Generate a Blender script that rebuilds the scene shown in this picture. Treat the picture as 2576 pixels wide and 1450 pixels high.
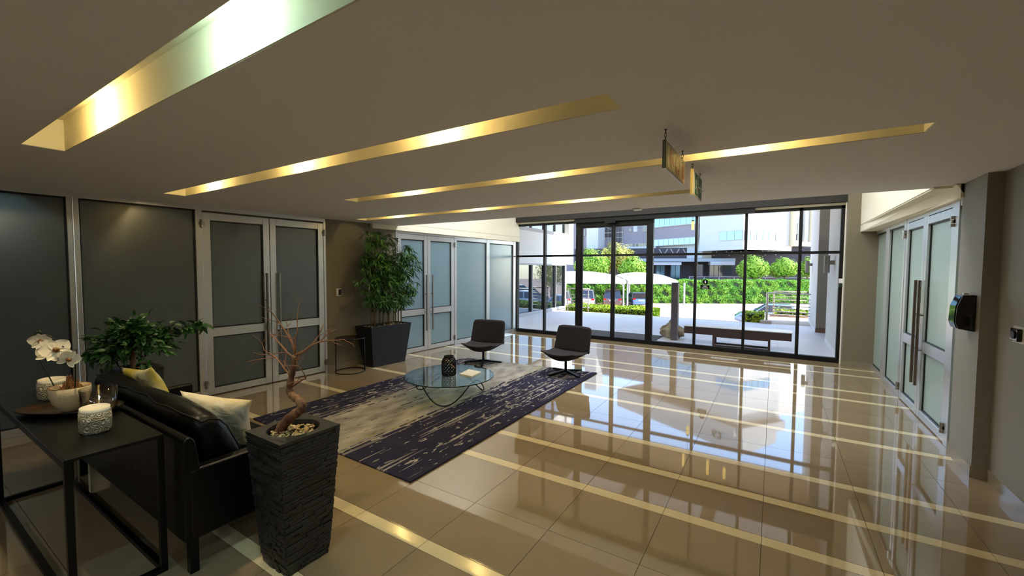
import bpy, bmesh, math, random
import numpy as np
from mathutils import Vector, Matrix
for o in list(bpy.data.objects): bpy.data.objects.remove(o)
random.seed(7); rng = np.random.default_rng(7)
S = bpy.context.scene
# ---------------------------------------------------------------- camera
EYE = 1.75; FPX = 1050.85
yaw, pit, rol = -0.55995803, -0.04752865, 0.00475902
_f = Vector((math.sin(yaw)*math.cos(pit), math.cos(yaw)*math.cos(pit), math.sin(pit)))
_r = Vector((math.cos(yaw), -math.sin(yaw), 0)); _u = _r.cross(_f)
CR = _r*math.cos(rol)+_u*math.sin(rol); CU = -_r*math.sin(rol)+_u*math.cos(rol)
cam = bpy.data.objects.new('camera', bpy.data.cameras.new('camera')); S.collection.objects.link(cam)
cam.matrix_world = Matrix(((CR.x, CU.x, -_f.x, 0), (CR.y, CU.y, -_f.y, 0), (CR.z, CU.z, -_f.z, EYE), (0, 0, 0, 1)))
cam.data.sensor_width = 36; cam.data.lens = FPX/2576*36; cam.data.clip_start = .05; cam.data.clip_end = 500
S.camera = cam
# ---------------------------------------------------------------- world, sun, exposure
S.view_settings.view_transform = 'Standard'; S.view_settings.look = 'None'
S.view_settings.exposure = 1.2; S.view_settings.gamma = 1; S.view_settings.use_curve_mapping = False
W = bpy.data.worlds.new('sky'); S.world = W; W.use_nodes = True
nt = W.node_tree; bg = nt.nodes['Background']
sky = nt.nodes.new('ShaderNodeTexSky'); sky.sky_type = 'NISHITA'; sky.sun_disc = False
sky.sun_elevation = math.radians(44); sky.sun_rotation = math.radians(76); sky.air_density = 1.0; sky.dust_density = .6; sky.ozone_density = 1.5
nt.links.new(sky.outputs[0], bg.inputs[0]); bg.inputs[1].default_value = 0.44
def light(kind, name, loc, energy, color=(1, 1, 1), **kw):
    l = bpy.data.lights.new(name, kind); l.energy = energy; l.color = color
    for k, v in kw.items(): setattr(l, k, v)
    o = bpy.data.objects.new(name, l); o.location = loc; S.collection.objects.link(o); return o
SUNDIR = Vector((.74, .17, .70)).normalized()
sun = light('SUN', 'sun', (0, 0, 30), 5.6, (1, .95, .86), angle=math.radians(.6))
sun.rotation_euler = SUNDIR.to_track_quat('Z', 'Y').to_euler()
WARM = (1, .77, .37); COOL = (.50, .88, 1)
# ---------------------------------------------------------------- helpers
COL = S.collection
def tag(o, label=None, cat=None, group=None, kind=None):
    if label: o['label'] = label
    if cat: o['category'] = cat
    if group: o['group'] = group
    if kind: o['kind'] = kind
    return o
def thing(name, label, cat, loc=(0, 0, 0), group=None):
    o = bpy.data.objects.new(name, None); o.location = loc; o.empty_display_size = .1; COL.objects.link(o)
    return tag(o, label, cat, group)
def setting(name, loc=(0, 0, 0)):
    o = bpy.data.objects.new(name, None); o.location = loc; COL.objects.link(o); o['kind'] = 'structure'; return o
def org(p):
    v = Vector((0, 0, 0))
    while p is not None: v += p.location; p = p.parent
    return v
def link(name, me, parent=None, loc=None):
    o = bpy.data.objects.new(name, me); COL.objects.link(o); o.parent = parent
    if loc is not None: o.location = Vector(loc)-org(parent)
    return o
class MB:
    """mesh builder in world coordinates; build() links ONE object, moved into its parent's frame"""
    def __init__(s, T=None): s.v = []; s.f = []; s.T = T
    def add(s, vs, fs):
        n = len(s.v)
        s.v += [tuple(s.T(*p)) if s.T else tuple(p) for p in vs]; s.f += [tuple(i+n for i in f) for f in fs]; return s
    def box(s, x0, x1, y0, y1, z0, z1):
        return s.add([(x, y, z) for z in (z0, z1) for y in (y0, y1) for x in (x0, x1)],
                     [(0, 2, 3, 1), (4, 5, 7, 6), (0, 1, 5, 4), (2, 6, 7, 3), (0, 4, 6, 2), (1, 3, 7, 5)])
    def prism(s, pts, ax, a, b):
        """polygon pts (2D) extruded along axis ax from a to b"""
        def P(p, h): return {'z': (p[0], p[1], h), 'y': (p[0], h, p[1]), 'x': (h, p[0], p[1])}[ax]
        n = len(pts)
        return s.add([P(p, a) for p in pts]+[P(p, b) for p in pts], [tuple(range(n-1, -1, -1)), tuple(range(n, 2*n))]+[(i, (i+1) % n, n+(i+1) % n, n+i) for i in range(n)])
    def frustum(s, bot, top):
        n = len(bot); return s.add(list(bot)+list(top), [tuple(range(n-1, -1, -1)), tuple(range(n, 2*n))]+[(i, (i+1) % n, n+(i+1) % n, n+i) for i in range(n)])
    def tube(s, path, r, n=8, closed=False):
        path = [Vector(p) for p in path]; m = len(path); R = r if isinstance(r, (list, tuple)) else [r]*m
        vs = []; ref = Vector((0, 0, 1))
        for i, p in enumerate(path):
            a = path[(i-1) % m] if closed or i else p; b = path[(i+1) % m] if closed or i < m-1 else p
            t = (b-a).normalized()
            x = t.cross(ref)
            if x.length < .2: x = t.cross(Vector((1, 0, 0)))
            x.normalize(); y = t.cross(x)
            if i and vs:
                # keep the seam from twisting
                px = (Vector(vs[-n])-path[i-1]); px = px-t*px.dot(t)
                if px.length > 1e-9: x = px.normalized(); y = t.cross(x)
            vs += [tuple(p+(x*math.cos(2*math.pi*k/n)+y*math.sin(2*math.pi*k/n))*R[i]) for k in range(n)]
        fs = []
        for i in range(m if closed else m-1):
            j = (i+1) % m
            fs += [(i*n+k, i*n+(k+1) % n, j*n+(k+1) % n, j*n+k) for k in range(n)]
        if not closed: fs += [tuple(range(n-1, -1, -1)), tuple(range((m-1)*n, m*n))]
        return s.add(vs, fs)
    def lathe(s, prof, c, n=24, sx=1, sy=1, cap=True):
        vs = [(c[0]+r*sx*math.cos(2*math.pi*k/n), c[1]+r*sy*math.sin(2*math.pi*k/n), c[2]+z) for r, z in prof for k in range(n)]
        m = len(prof); fs = [(i*n+k, i*n+(k+1) % n, (i+1)*n+(k+1) % n, (i+1)*n+k) for i in range(m-1) for k in range(n)]
        if cap: fs += [tuple(range(n-1, -1, -1)), tuple(range((m-1)*n, m*n))]
        return s.add(vs, fs)
    def grid(s, fn, nu, nv, wrap=False):
        vs = [fn(i/nu, j/nv) for j in range(nv+1) for i in range(nu+1)]; w = nu+1
        return s.add(vs, [(j*w+i, j*w+i+1, (j+1)*w+i+1, (j+1)*w+i) for j in range(nv) for i in range(nu)])
    def mesh(s, name, m, smooth=False, off=(0, 0, 0)):
        me = bpy.data.meshes.new(name); o = Vector(off)
        me.from_pydata([tuple(Vector(v)-o) for v in s.v], [], s.f); me.materials.append(m)
        if smooth: me.polygons.foreach_set('use_smooth', [True]*len(me.polygons))
        me.update(); return me
    def build(s, name, m, parent=None, smooth=False, bevel=0, seg=2, kind=None, label=None, sub=0, auto=False):
        me = s.mesh(name, m, smooth, org(parent)); o = link(name, me, parent)
        if parent is not None: o.location = (0, 0, 0)
        if bevel:
            b = o.modifiers.new('round', 'BEVEL'); b.width = bevel; b.segments = seg; b.limit_method = 'ANGLE'; b.angle_limit = math.radians(40)
        if sub: b = o.modifiers.new('sub', 'SUBSURF'); b.levels = b.render_levels = sub
        if auto or (bevel and seg > 2):
            me.polygons.foreach_set('use_smooth', [True]*len(me.polygons))
            w = o.modifiers.new('wn', 'WEIGHTED_NORMAL')
        if kind: o['kind'] = kind
        if label: o['label'] = label
        return o
def B(*a): return MB().box(*a)
def lin(c):
    if isinstance(c, str):
        c = c.lstrip('#'); c = [int(c[i:i+2], 16)/255 for i in (0, 2, 4)]
        return tuple((x/12.92 if x <= .04045 else ((x+.055)/1.055)**2.4) for x in c)+(1,)
    return tuple(c)+(1,)
def mat(name, col, rough=.5, metal=0, spec=.5, coat=0, ior=None, bump=None, vary=None, emit=None, estr=0, trans=0, subs=0, coat_rough=.03):
    m = bpy.data.materials.new(name); m.use_nodes = True; t = m.node_tree; p = t.nodes['Principled BSDF']
    p.inputs['Base Color'].default_value = lin(col); p.inputs['Roughness'].default_value = rough; p.inputs['Metallic'].default_value = metal
    p.inputs['Specular IOR Level'].default_value = spec; p.inputs['Coat Weight'].default_value = coat; p.inputs['Coat Roughness'].default_value = coat_rough
    if ior: p.inputs['IOR'].default_value = ior
    if emit: p.inputs['Emission Color'].default_value = lin(emit); p.inputs['Emission Strength'].default_value = estr
    tc = t.nodes.new('ShaderNodeTexCoord')
    def noise(scale, detail=3, vec=None, sc3=None):
        n = t.nodes.new('ShaderNodeTexNoise'); n.inputs['Scale'].default_value = scale; n.inputs['Detail'].default_value = detail
        if sc3:
            mp = t.nodes.new('ShaderNodeMapping'); mp.inputs['Scale'].default_value = sc3; t.links.new(tc.outputs['Object'], mp.inputs[0]); t.links.new(mp.outputs[0], n.inputs['Vector'])
        else: t.links.new(tc.outputs['Object'], n.inputs['Vector'])
        return n
    if vary:   # (colour2, scale, sc3)
        c2, sc, s3 = (vary+(None,))[:3]
        n = noise(sc, 4, sc3=s3); r = t.nodes.new('ShaderNodeValToRGB'); r.color_ramp.elements[0].color = lin(col); r.color_ramp.elements[1].color = lin(c2)
        r.color_ramp.elements[0].position = .35; r.color_ramp.elements[1].position = .65
        t.links.new(n.outputs[0], r.inputs[0]); t.links.new(r.outputs[0], p.inputs['Base Color'])
    if bump:   # (scale, strength, sc3, distance)
        sc, st, s3, ds = (bump+(None, None))[:4]
        n = noise(sc, 5, sc3=s3); b = t.nodes.new('ShaderNodeBump'); b.inputs['Strength'].default_value = st; b.inputs['Distance'].default_value = ds or .01
        t.links.new(n.outputs[0], b.inputs['Height']); t.links.new(b.outputs[0], p.inputs['Normal'])
    return m
def glassmat(name, tint, refl=1.0, ior=1.5, rough=0.0):
    m = bpy.data.materials.new(name); m.use_nodes = True; t = m.node_tree; t.nodes.remove(t.nodes['Principled BSDF'])
    tr = t.nodes.new('ShaderNodeBsdfTransparent'); tr.inputs[0].default_value = lin(tint)
    gl = t.nodes.new('ShaderNodeBsdfGlossy'); gl.inputs['Roughness'].default_value = rough
    lw = t.nodes.new('ShaderNodeLayerWeight'); lw.inputs[0].default_value = .5; pw = t.nodes.new('ShaderNodeMath'); pw.operation = 'POWER'; pw.inputs[1].default_value = 5
    r0 = ((ior-1)/(ior+1))**2; mu = t.nodes.new('ShaderNodeMath'); mu.operation = 'MULTIPLY_ADD'; mu.inputs[1].default_value = (1-r0)*refl; mu.inputs[2].default_value = r0*refl; mu.use_clamp = True
    mx = t.nodes.new('ShaderNodeMixShader'); t.links.new(lw.outputs['Facing'], pw.inputs[0]); t.links.new(pw.outputs[0], mu.inputs[0]); t.links.new(mu.outputs[0], mx.inputs[0])
    t.links.new(tr.outputs[0], mx.inputs[1]); t.links.new(gl.outputs[0], mx.inputs[2]); t.links.new(mx.outputs[0], t.nodes['Material Output'].inputs[0]); return m
def nodes(m): return m.node_tree, m.node_tree.nodes['Principled BSDF']
M = {}
M['ceiling'] = mat('ceiling_paint', '#e9e3de', .8, bump=(1.2, .05))
M['slot'] = mat('slot_paint', '#e2dabd', .75)
M['cream'] = mat('cream_paint', '#f2ead4', .8)
M['taupe'] = mat('taupe_paint', '#776d58', .55, bump=(220, .12, None, .002))
M['greywall'] = mat('grey_wall_paint', '#857f74', .5, bump=(260, .25, None, .002))
M['tile'] = mat('polished_beige_tile', '#8f7c60', .03, spec=.5, ior=2.0, vary=('#88765a', 1.3))
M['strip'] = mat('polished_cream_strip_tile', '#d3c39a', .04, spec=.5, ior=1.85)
M['grout'] = mat('dark_grout', '#3a3026', .8)
M['skirt'] = mat('skirting_tile', '#857a64', .15, spec=.5, ior=1.6)
M['alu'] = mat('brushed_aluminium', '#d6d7d8', .3, metal=.8, bump=(60, .05, (1, 1, .02), .002))
M['steel'] = mat('satin_steel', '#a8a49c', .28, metal=1)
M['dsteel'] = mat('dark_steel_handle', '#7a6f64', .3, metal=1)
M['frost'] = mat('frosted_grey_glass', '#414c52', .27, spec=.6, ior=1.9, vary=('#454f52', .6))
M['frostLit'] = mat('frosted_grey_glass_lit', '#6d8894', .25, spec=.6, ior=2.0)  # lit copy of the frosted glass: brighter light put into its colour
M['frostR'] = mat('frosted_green_glass', '#9fb3ab', .3, spec=.6)
M['gasket'] = mat('black_gasket', '#070707', .5)
M['bronze'] = mat('dark_bronze_frame', '#0b0908', .5, spec=.3)
M['beam'] = mat('dark_brown_beam', '#1c1612', .6)
M['glass'] = glassmat('clear_window_glass', (.93, .95, .96), .8, 1.45)
M['tglass'] = glassmat('green_tinted_table_glass', (.80, .91, .92), 1.5, 1.9)
M['vglass'] = glassmat('clear_vase_glass', (.97, .97, .965), 1.8, 1.5)
M['black'] = mat('black_metal', '#030303', .4, spec=.3)
M['blacktop'] = mat('black_lacquer_top', '#050504', .3, spec=.35)
M['leather'] = mat('black_leather', '#020202', .36, spec=.28, bump=(9, .25, None, .02))
M['fabric'] = mat('dark_plum_brown_fabric', '#1d1416', .85, bump=(300, .2, None, .002))
M['slate'] = mat('split_slate_stone', '#222424', .45, spec=.7, vary=('#0d0e0e', 9, (1, 1, 3)), bump=(60, .6, (1, 1, 2.2), .004))
M['soil'] = mat('dark_soil', '#1c1510', .9)
M['navybox'] = mat('navy_black_fibreglass', '#161a23', .42, spec=.5, bump=(3, .05))
M['bark'] = mat('dry_brown_bark', '#8a5f3c', .75, vary=('#4e2d1c', 22, (1, 1, .35)), bump=(45, .6, None, .006))
M['twig'] = mat('reddish_twig', '#8b5a38', .7)
M['pebble'] = [mat('pebble_'+n, c, .5, vary=(d, 30)) for n, c, d in (('tan', '#b99a63', '#8d6f41'), ('sand', '#d2bd8c', '#a8905d'), ('brown', '#84623a', '#5f4427'), ('grey', '#a39a80', '#7d745c'))]
def leafmat(n, c, d, sc=3): 
    m = mat(n, c, .45, spec=.4, vary=(d, sc)); return m
M['bleaf'] = leafmat('bamboo_leaf', '#47762e', '#2a4f20', 6)
M['fleaf'] = leafmat('ficus_leaf', '#254a22', '#38652e', 7)
M['culm'] = mat('bamboo_culm', '#7c6440', .5, vary=('#4f4526', 12))
M['petal'] = mat('orchid_petal', '#f8ecd0', .55)
M['throat'] = mat('orchid_throat', '#8f8a2e', .5, vary=('#7a2f1a', 60))
M['stem'] = mat('dark_green_stem', '#1f2a12', .5)
M['moss'] = mat('dry_moss', '#a1703c', .9, vary=('#5b3517', 40), bump=(60, 1, None, .01))
M['bowl'] = mat('cream_crackle_ceramic', '#c9b68f', .4, bump=(95, .7, None, .006))
M['bowlin'] = mat('amber_bowl_rim', '#a8742e', .4)
M['book'] = mat('cream_paper', '#e8e2d0', .6)
M['tray'] = mat('bronze_speckled_dish', '#5b3a1c', .3, vary=('#1c130c', 25), metal=.4)
M['trayrim'] = mat('dark_dish_rim', '#1a1714', .3, metal=.5)
M['tan'] = mat('tan_leather_strap', '#a8673a', .5)
M['white'] = mat('white_plastic', '#d9d8d2', .4)
M['signedge'] = mat('grey_sign_edge', '#6f6f68', .5)
M['signface'] = mat('cream_sign_face', '#cdbd82', .45)
M['red'] = mat('faded_red_print', '#b0502c', .5)
M['green'] = mat('exit_green_print', '#1c6b3c', .5)
M['blackgloss'] = mat('black_gloss_plastic', '#12110f', .12, spec=.6)
# candle pots: carved relief from rings and scrolls
def relief():
    m = mat('carved_cream_ceramic', '#cfc4a8', .5); t, p = nodes(m); tc = t.nodes.new('ShaderNodeTexCoord')
    v = t.nodes.new('ShaderNodeTexVoronoi'); v.inputs['Scale'].default_value = 26; t.links.new(tc.outputs['Object'], v.inputs['Vector'])
    s = t.nodes.new('ShaderNodeMath'); s.operation = 'MULTIPLY'; s.inputs[1].default_value = 26; t.links.new(v.outputs['Distance'], s.inputs[0])
    k = t.nodes.new('ShaderNodeMath'); k.operation = 'SINE'; t.links.new(s.outputs[0], k.inputs[0])
    b = t.nodes.new('ShaderNodeBump'); b.inputs['Strength'].default_value = 1; b.inputs['Distance'].default_value = .006
    r = t.nodes.new('ShaderNodeValToRGB'); r.color_ramp.elements[0].color = lin('#b3a684'); r.color_ramp.elements[1].color = lin('#ddd4ba'); r.color_ramp.elements[0].position = .2; r.color_ramp.elements[1].position = .6
    t.links.new(k.outputs[0], b.inputs['Height']); t.links.new(b.outputs[0], p.inputs['Normal']); t.links.new(k.outputs[0], r.inputs[0]); t.links.new(r.outputs[0], p.inputs['Base Color']); return m
M['relief'] = relief()
# rug: navy ground, taupe middle band, streaks along the length, some lime ones
def rugmat():
    m = mat('rug_wool', '#2a2a38', .95, spec=.1); t, p = nodes(m); N = t.nodes.new; L = t.links.new
    tc = N('ShaderNodeTexCoord'); sep = N('ShaderNodeSeparateXYZ'); L(tc.outputs['Object'], sep.inputs[0])
    def nz(s3, det=2, dist=0, rough=.5):
        mp = N('ShaderNodeMapping'); mp.inputs['Scale'].default_value = s3; L(tc.outputs['Object'], mp.inputs[0])
        n = N('ShaderNodeTexNoise'); n.inputs['Scale'].default_value = 1; n.inputs['Detail'].default_value = det; n.inputs['Roughness'].default_value = rough; n.inputs['Distortion'].default_value = dist; L(mp.outputs[0], n.inputs['Vector']); return n.outputs[0]
    def ma(op, a, b=None, c=False):
        n = N('ShaderNodeMath'); n.operation = op; n.use_clamp = c
        for i, v in enumerate((a, b)):
            if v is None: continue
            if isinstance(v, (int, float)): n.inputs[i].default_value = v
            else: L(v, n.inputs[i])
        return n.outputs[0]
    def curve(v, pts):
        r = N('ShaderNodeValToRGB'); e = r.color_ramp.elements
        while len(e) < len(pts): e.new(.5)
        for el, (pos, val) in zip(e, pts): el.position = pos; el.color = (val, val, val, 1)
        L(v, r.inputs[0]); return r.outputs[0]
    # object x runs -1.3..1.3 across, y -2.1..2.1 along
    u = ma('ADD', ma('MULTIPLY', sep.outputs[0], 1/2.6), .5, True)
    vv = ma('ADD', ma('MULTIPLY', sep.outputs[1], 1/4.3), .5, True)
    dens = curve(u, [(0, -0.0), (.10, .16), (.24, .34), (.31, .80), (.60, .92), (.645, .30), (.70, .05), (.80, .10), (.90, .22), (.955, .08), (1, 0.0)])
    far = ma('MULTIPLY', curve(vv, [(0, .0), (.3, .10), (.6, .7), (1, 1)]), curve(u, [(0, .5), (.2, .3), (.45, -.0), (.7, .30), (.9, .42), (.965, .2), (1, 0)]))
    longs = nz((30, .75, 1), 1.5, .3, .4); blob = nz((22, 7.5, 1), 1, .9, .4)
    v1 = ma('ADD', longs, ma('ADD', ma('MULTIPLY', dens, .36), ma('MULTIPLY', far, .12))); v2 = ma('ADD', blob, ma('ADD', ma('MULTIPLY', dens, .34), ma('MULTIPLY', far, .26)))
    mask = ma('MAXIMUM', curve(v1, [(0, 0), (.690, 0), (.696, 1), (1, 1)]), curve(v2, [(0, 0), (.715, 0), (.721, 1), (1, 1)]))
    base = N('ShaderNodeMixRGB'); L(mask, base.inputs[0])
    nav = N('ShaderNodeMixRGB'); L(nz((5, 4, 1), 5), nav.inputs[0]); nav.inputs[1].default_value = lin('#1e1c2c'); nav.inputs[2].default_value = lin('#353348')
    gry = N('ShaderNodeMixRGB'); L(curve(nz((5, 2.4, 1), 5), [(.3, 0), (.7, 1)]), gry.inputs[0]); gry.inputs[1].default_value = lin('#6b6865'); gry.inputs[2].default_value = lin('#aba59c')
    L(nav.outputs[0], base.inputs[1]); L(gry.outputs[0], base.inputs[2])
    lime = ma('MULTIPLY', curve(nz((34, .7, 1), 2, .1), [(.62, 0), (.65, 1)]), curve(u, [(.40, 0), (.46, 1), (.63, 1), (.66, 0)]))
    fin = N('ShaderNodeMixRGB'); L(ma('MULTIPLY', lime, .75), fin.inputs[0]); L(base.outputs[0], fin.inputs[1]); fin.inputs[2].default_value = lin('#a3a03a')
    L(fin.outputs[0], p.inputs['Base Color'])
    b = N('ShaderNodeBump'); b.inputs['Strength'].default_value = .5; b.inputs['Distance'].default_value = .004; L(mask, b.inputs['Height']); L(b.outputs[0], p.inputs['Normal']); return m
M['rug'] = rugmat()
def cushmat(name, a, b, c, sc):
    m = mat(name, a, .85); t, p = nodes(m); tc = t.nodes.new('ShaderNodeTexCoord'); n = t.nodes.new('ShaderNodeTexNoise'); n.inputs['Scale'].default_value = sc; n.inputs['Detail'].default_value = 2
    r = t.nodes.new('ShaderNodeValToRGB'); e = r.color_ramp.elements; e[0].color = lin(a); e[0].position = .42; e[1].color = lin(c); e[1].position = .66; k = e.new(.55); k.color = lin(b)
    t.links.new(tc.outputs['Object'], n.inputs['Vector']); t.links.new(n.outputs[0], r.inputs[0]); t.links.new(r.outputs[0], p.inputs['Base Color'])
    n2 = t.nodes.new('ShaderNodeTexNoise'); n2.inputs['Scale'].default_value = 7; n2.inputs['Distortion'].default_value = 1.2; t.links.new(tc.outputs['Object'], n2.inputs['Vector'])
    bp = t.nodes.new('ShaderNodeBump'); bp.inputs['Strength'].default_value = .45; bp.inputs['Distance'].default_value = .03; t.links.new(n2.outputs[0], bp.inputs['Height']); t.links.new(bp.outputs[0], p.inputs['Normal']); return m
M['cushA'] = cushmat('cream_throw_fabric', '#dcc793', '#d9c69c', '#efe6cf', 2.2)
M['cushB'] = cushmat('lime_leaf_print_fabric', '#b8a93a', '#cfc9a0', '#8c8474', 3.2)
# outside
M['porch'] = mat('pale_porch_paving', '#e6e2e2', .45, vary=('#dfdbdc', .7))
M['slatmat'] = mat('dark_slatted_mat', '#4a4038', .7)
M['render'] = mat('white_render', '#d9d6d2', .8)
M['offrender'] = mat('off_white_render', '#d2cfcc', .8)  # even off-white wall colour, slightly darker than the white render
M['taupeout'] = mat('taupe_outside_paint', '#8f877c', .8)
M['plum'] = mat('plum_bench_board', '#3d2627', .5)
M['benchtop'] = mat('pale_bench_top', '#e9e7e4', .3)
M['road'] = mat('pinkish_brick_paving', '#c9a58c', .9, vary=('#bd9a85', .6))
M['concrete'] = mat('pale_concrete', '#cbb9a4', .85)
M['whitepaint'] = mat('white_road_paint', '#efefe9', .7)
M['lightgrey'] = mat('galvanised_post', '#b9bcc0', .4, metal=.3)
M['inox'] = mat('stainless_rail', '#cdbfb2', .35, metal=.25)
M['sail'] = mat('white_shade_cloth', '#f4f4f0', .8)
M['hedge'] = mat('hedge_leaf', '#4f8d2b', .6, vary=('#86b440', .9), spec=.3)
M['hedgelime'] = mat('lime_hedge_leaf', '#a6bd2a', .6, vary=('#7fa525', 1.3), spec=.3)
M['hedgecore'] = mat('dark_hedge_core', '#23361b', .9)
M['treeleaf'] = mat('tree_leaf', '#6fa033', .6, vary=('#9dbb45', .8), spec=.3)
M['treeyel'] = mat('yellow_tree_leaf', '#b9a956', .6, vary=('#8b9a3f', .8), spec=.3)
M['trunk'] = mat('tree_trunk_bark', '#4a3b30', .9)
M['bwhite'] = mat('white_facade', '#b9bbbe', .8)
M['bgrey'] = mat('mauve_grey_facade', '#807b86', .8)
M['bmid'] = mat('pale_grey_facade', '#a9a9aa', .8)
M['bcream'] = mat('cream_window_surround', '#d8cdb0', .8)
M['bdark'] = mat('dark_ground_floor', '#352f38', .7)
M['bwin'] = mat('reflective_office_glass', '#5e7f93', .08, spec=1, metal=.55)
M['bwind'] = mat('dark_office_glass', '#2c2c3a', .1, spec=1)
M['truss'] = mat('pale_steel_truss', '#a7a5ad', .6)
M['awning'] = mat('grey_awning', '#8d95a0', .7)
M['tyre'] = mat('tyre_rubber', '#121212', .8)
M['lampglow'] = mat('lit_lamp', '#fff0c0', .5, emit='#ffd98a', estr=6)
M['pendant'] = mat('lit_pendant_tube', '#ffe9a8', .5, emit='#f7d36a', estr=.9)
# ================================================================ ROOM
# left wall frame: s along the wall (towards the window), d into the room, z up
P1 = Vector((-6.414, 2.52)); TD = Vector((.390, 7.12)).normalized(); ND = Vector((TD.y, -TD.x))
def LW(s, d, z): q = P1+TD*s+ND*d; return (q.x, q.y, z)
def RW(s, d, z): return (1.495-d, s, z)        # right wall: s = world Y, d into the room
# ---- floor
floor = setting('floor')
B(-7.6, 1.9, -4.2, 9.9, -.12, -.003).build('floor_base', M['grout'], floor)
ys = [-.59, .01, .61, 1.22, 1.83, 2.43, 3.03, 3.61, 4.17, 4.78, 5.34, 5.93, 6.49, 7.03, 7.56, 8.13, 8.72, 9.26, 9.85]
SR = {1.22, 1.83, 3.03, 3.61, 4.17, 5.34, 5.93, 7.03, 7.56, 8.72, 9.26}; SL = {1.22, 2.43, 3.61, 4.78, 5.93, 7.03, 8.13, 9.26}
B(-7.6, 1.9, -4.2, -.592, -.0035, 0).build('floor_slab', M['tile'], floor)
cache = {}
def slab(name, x0, x1, y0, y1, m):
    g = .0016; k = (name, round(x1-x0, 4), round(y1-y0, 4))
    if k not in cache: cache[k] = B(-(x1-x0)/2+g, (x1-x0)/2-g, -(y1-y0)/2+g, (y1-y0)/2-g, -.012, 0).mesh(name, m)
    link(name, cache[k], floor, ((x0+x1)/2, (y0+y1)/2, 0))
for k in range(-11, 3):
    x0 = -.02+.6055*k; x1 = min(x0+.6055, 1.62)
    for y0, y1 in zip(ys, ys[1:]):
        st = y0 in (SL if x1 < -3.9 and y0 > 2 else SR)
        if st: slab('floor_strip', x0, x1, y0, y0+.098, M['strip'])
        slab('floor_tile', x0, x1, y0+(.098 if st else 0), y1, M['tile'])
# ---- ceiling with light slots
CZ = 2.55; ceil = setting('ceiling')
slots = [(-4.22, .80, .64, .85), (-5.69, -.67, 1.88, 2.09), (-4.35, .72, 3.165, 3.37), (-5.92, -.64, 4.54, 4.76), (-4.9, .1, -.60, -.39), (-5.2, -.2, -1.9, -1.69), (-4.9, .1, -3.2, -2.99)]
cm = MB(); yprev = -4.2
for x0, x1, y0, y1 in sorted(slots, key=lambda s: s[2]):
    cm.box(-7.6, 1.9, yprev, y0, CZ, CZ+.28); cm.box(-7.6, x0, y0, y1, CZ, CZ+.28); cm.box(x1, 1.9, y0, y1, CZ, CZ+.28); yprev = y1
cm.box(-7.6, 1.9, yprev, 5.68, CZ, CZ+.28); cm.build('ceiling_board', M['ceiling'], ceil)
sm = MB()
for x0, x1, y0, y1 in slots:
    t = .006; sm.box(x0, x1, y0, y0+t, CZ+.002, CZ+.215); sm.box(x0, x1, y1-t, y1, CZ+.002, CZ+.215); sm.box(x0, x0+t, y0, y1, CZ+.002, CZ+.215); sm.box(x1-t, x1, y0, y1, CZ+.002, CZ+.215); sm.box(x0, x1, y0, y1, CZ+.21, CZ+.23)
sm.build('slot_lining', M['slot'], ceil)
B(-7.6, 1.9, 5.56, 5.68, CZ+.28, 5.1).build('bulkhead_front', M['cream'], ceil)
B(-7.6, 1.9, 5.56, 9.98, 5.0, 5.15).build('high_ceiling', M['cream'], ceil)
# ---- walls
w = setting('wall_left')
TL = MB(LW)
MB(LW).box(-7, 1.73, -.22, -.06, 0, 2.6).build('wall_backing', M['taupe'], w)
MB(LW).box(1.73, 3.17, -.22, 0, 0, 2.6).build('wall_panel', M['taupe'], w)
MB(LW).box(3.17, 7.45, -.22, -.06, 0, 2.6).build('wall_backing', M['taupe'], w)
MB(LW).box(2.6, 7.34, -.22, .075, 2.47, 2.59).box(2.6, 7.34, -.22, .065, 2.59, 2.60).box(2.6, 7.34, -.22, .075, 2.60, 5.05).build('bulkhead', M['cream'], w)
MB(LW).box(1.73, 3.17, 0, .012, 0, .10).build('baseboard', M['skirt'], w)
w = setting('wall_right')
MB().box(1.46, 1.75, 5.0, 5.53, 0, 2.56).box(1.56, 1.75, -4.2, 5.0, 0, 2.56).build('wall_panel', M['greywall'], w)
MB(RW).box(5.5, 9.7, -.22, -.06, 0, 2.5).build('wall_backing', M['taupe'], w)
MB().add([(1.27, 9.56, 2.42), (1.47, 9.56, 2.42), (1.47, 5.50, 2.44), (1.41, 5.50, 2.545), (1.27, 9.56, 2.53), (1.47, 9.56, 2.53), (1.47, 5.50, 2.546), (1.405, 5.50, 2.546)], [(0, 1, 2, 3), (0, 3, 7, 4), (4, 7, 6, 5), (2, 6, 7, 3), (0, 4, 5, 1)]).box(1.28, 1.75, 5.6, 9.56, 2.53, 2.545).box(1.27, 1.75, 5.6, 9.56, 2.545, 5.05).box(1.44, 1.75, 5.5, 9.56, 2.42, 2.55).build('bulkhead', M['cream'], w)
MB().box(1.448, 1.46, 4.988, 5.53, 0, .10).box(1.46, 1.56, 4.988, 5.0, 0, .10).box(1.548, 1.56, -4.2, 4.99, 0, .10).build('baseboard', M['skirt'], w)
B(-7.6, 1.9, -4.35, -4.2, 0, 2.7).build('wall_back', M['taupe'], None)['kind'] = 'structure'
w = setting('wall_front')
B(1.085, 1.75, 9.56, 10.0, 0, 5.05).build('pier', M['taupe'], w)
B(1.07, 1.75, 9.548, 9.56, 0, .10).build('baseboard', M['skirt'], w)
B(-7.6, -6.03, 9.80, 10.0, 0, 5.05).build('pier', M['cream'], w)
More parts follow.
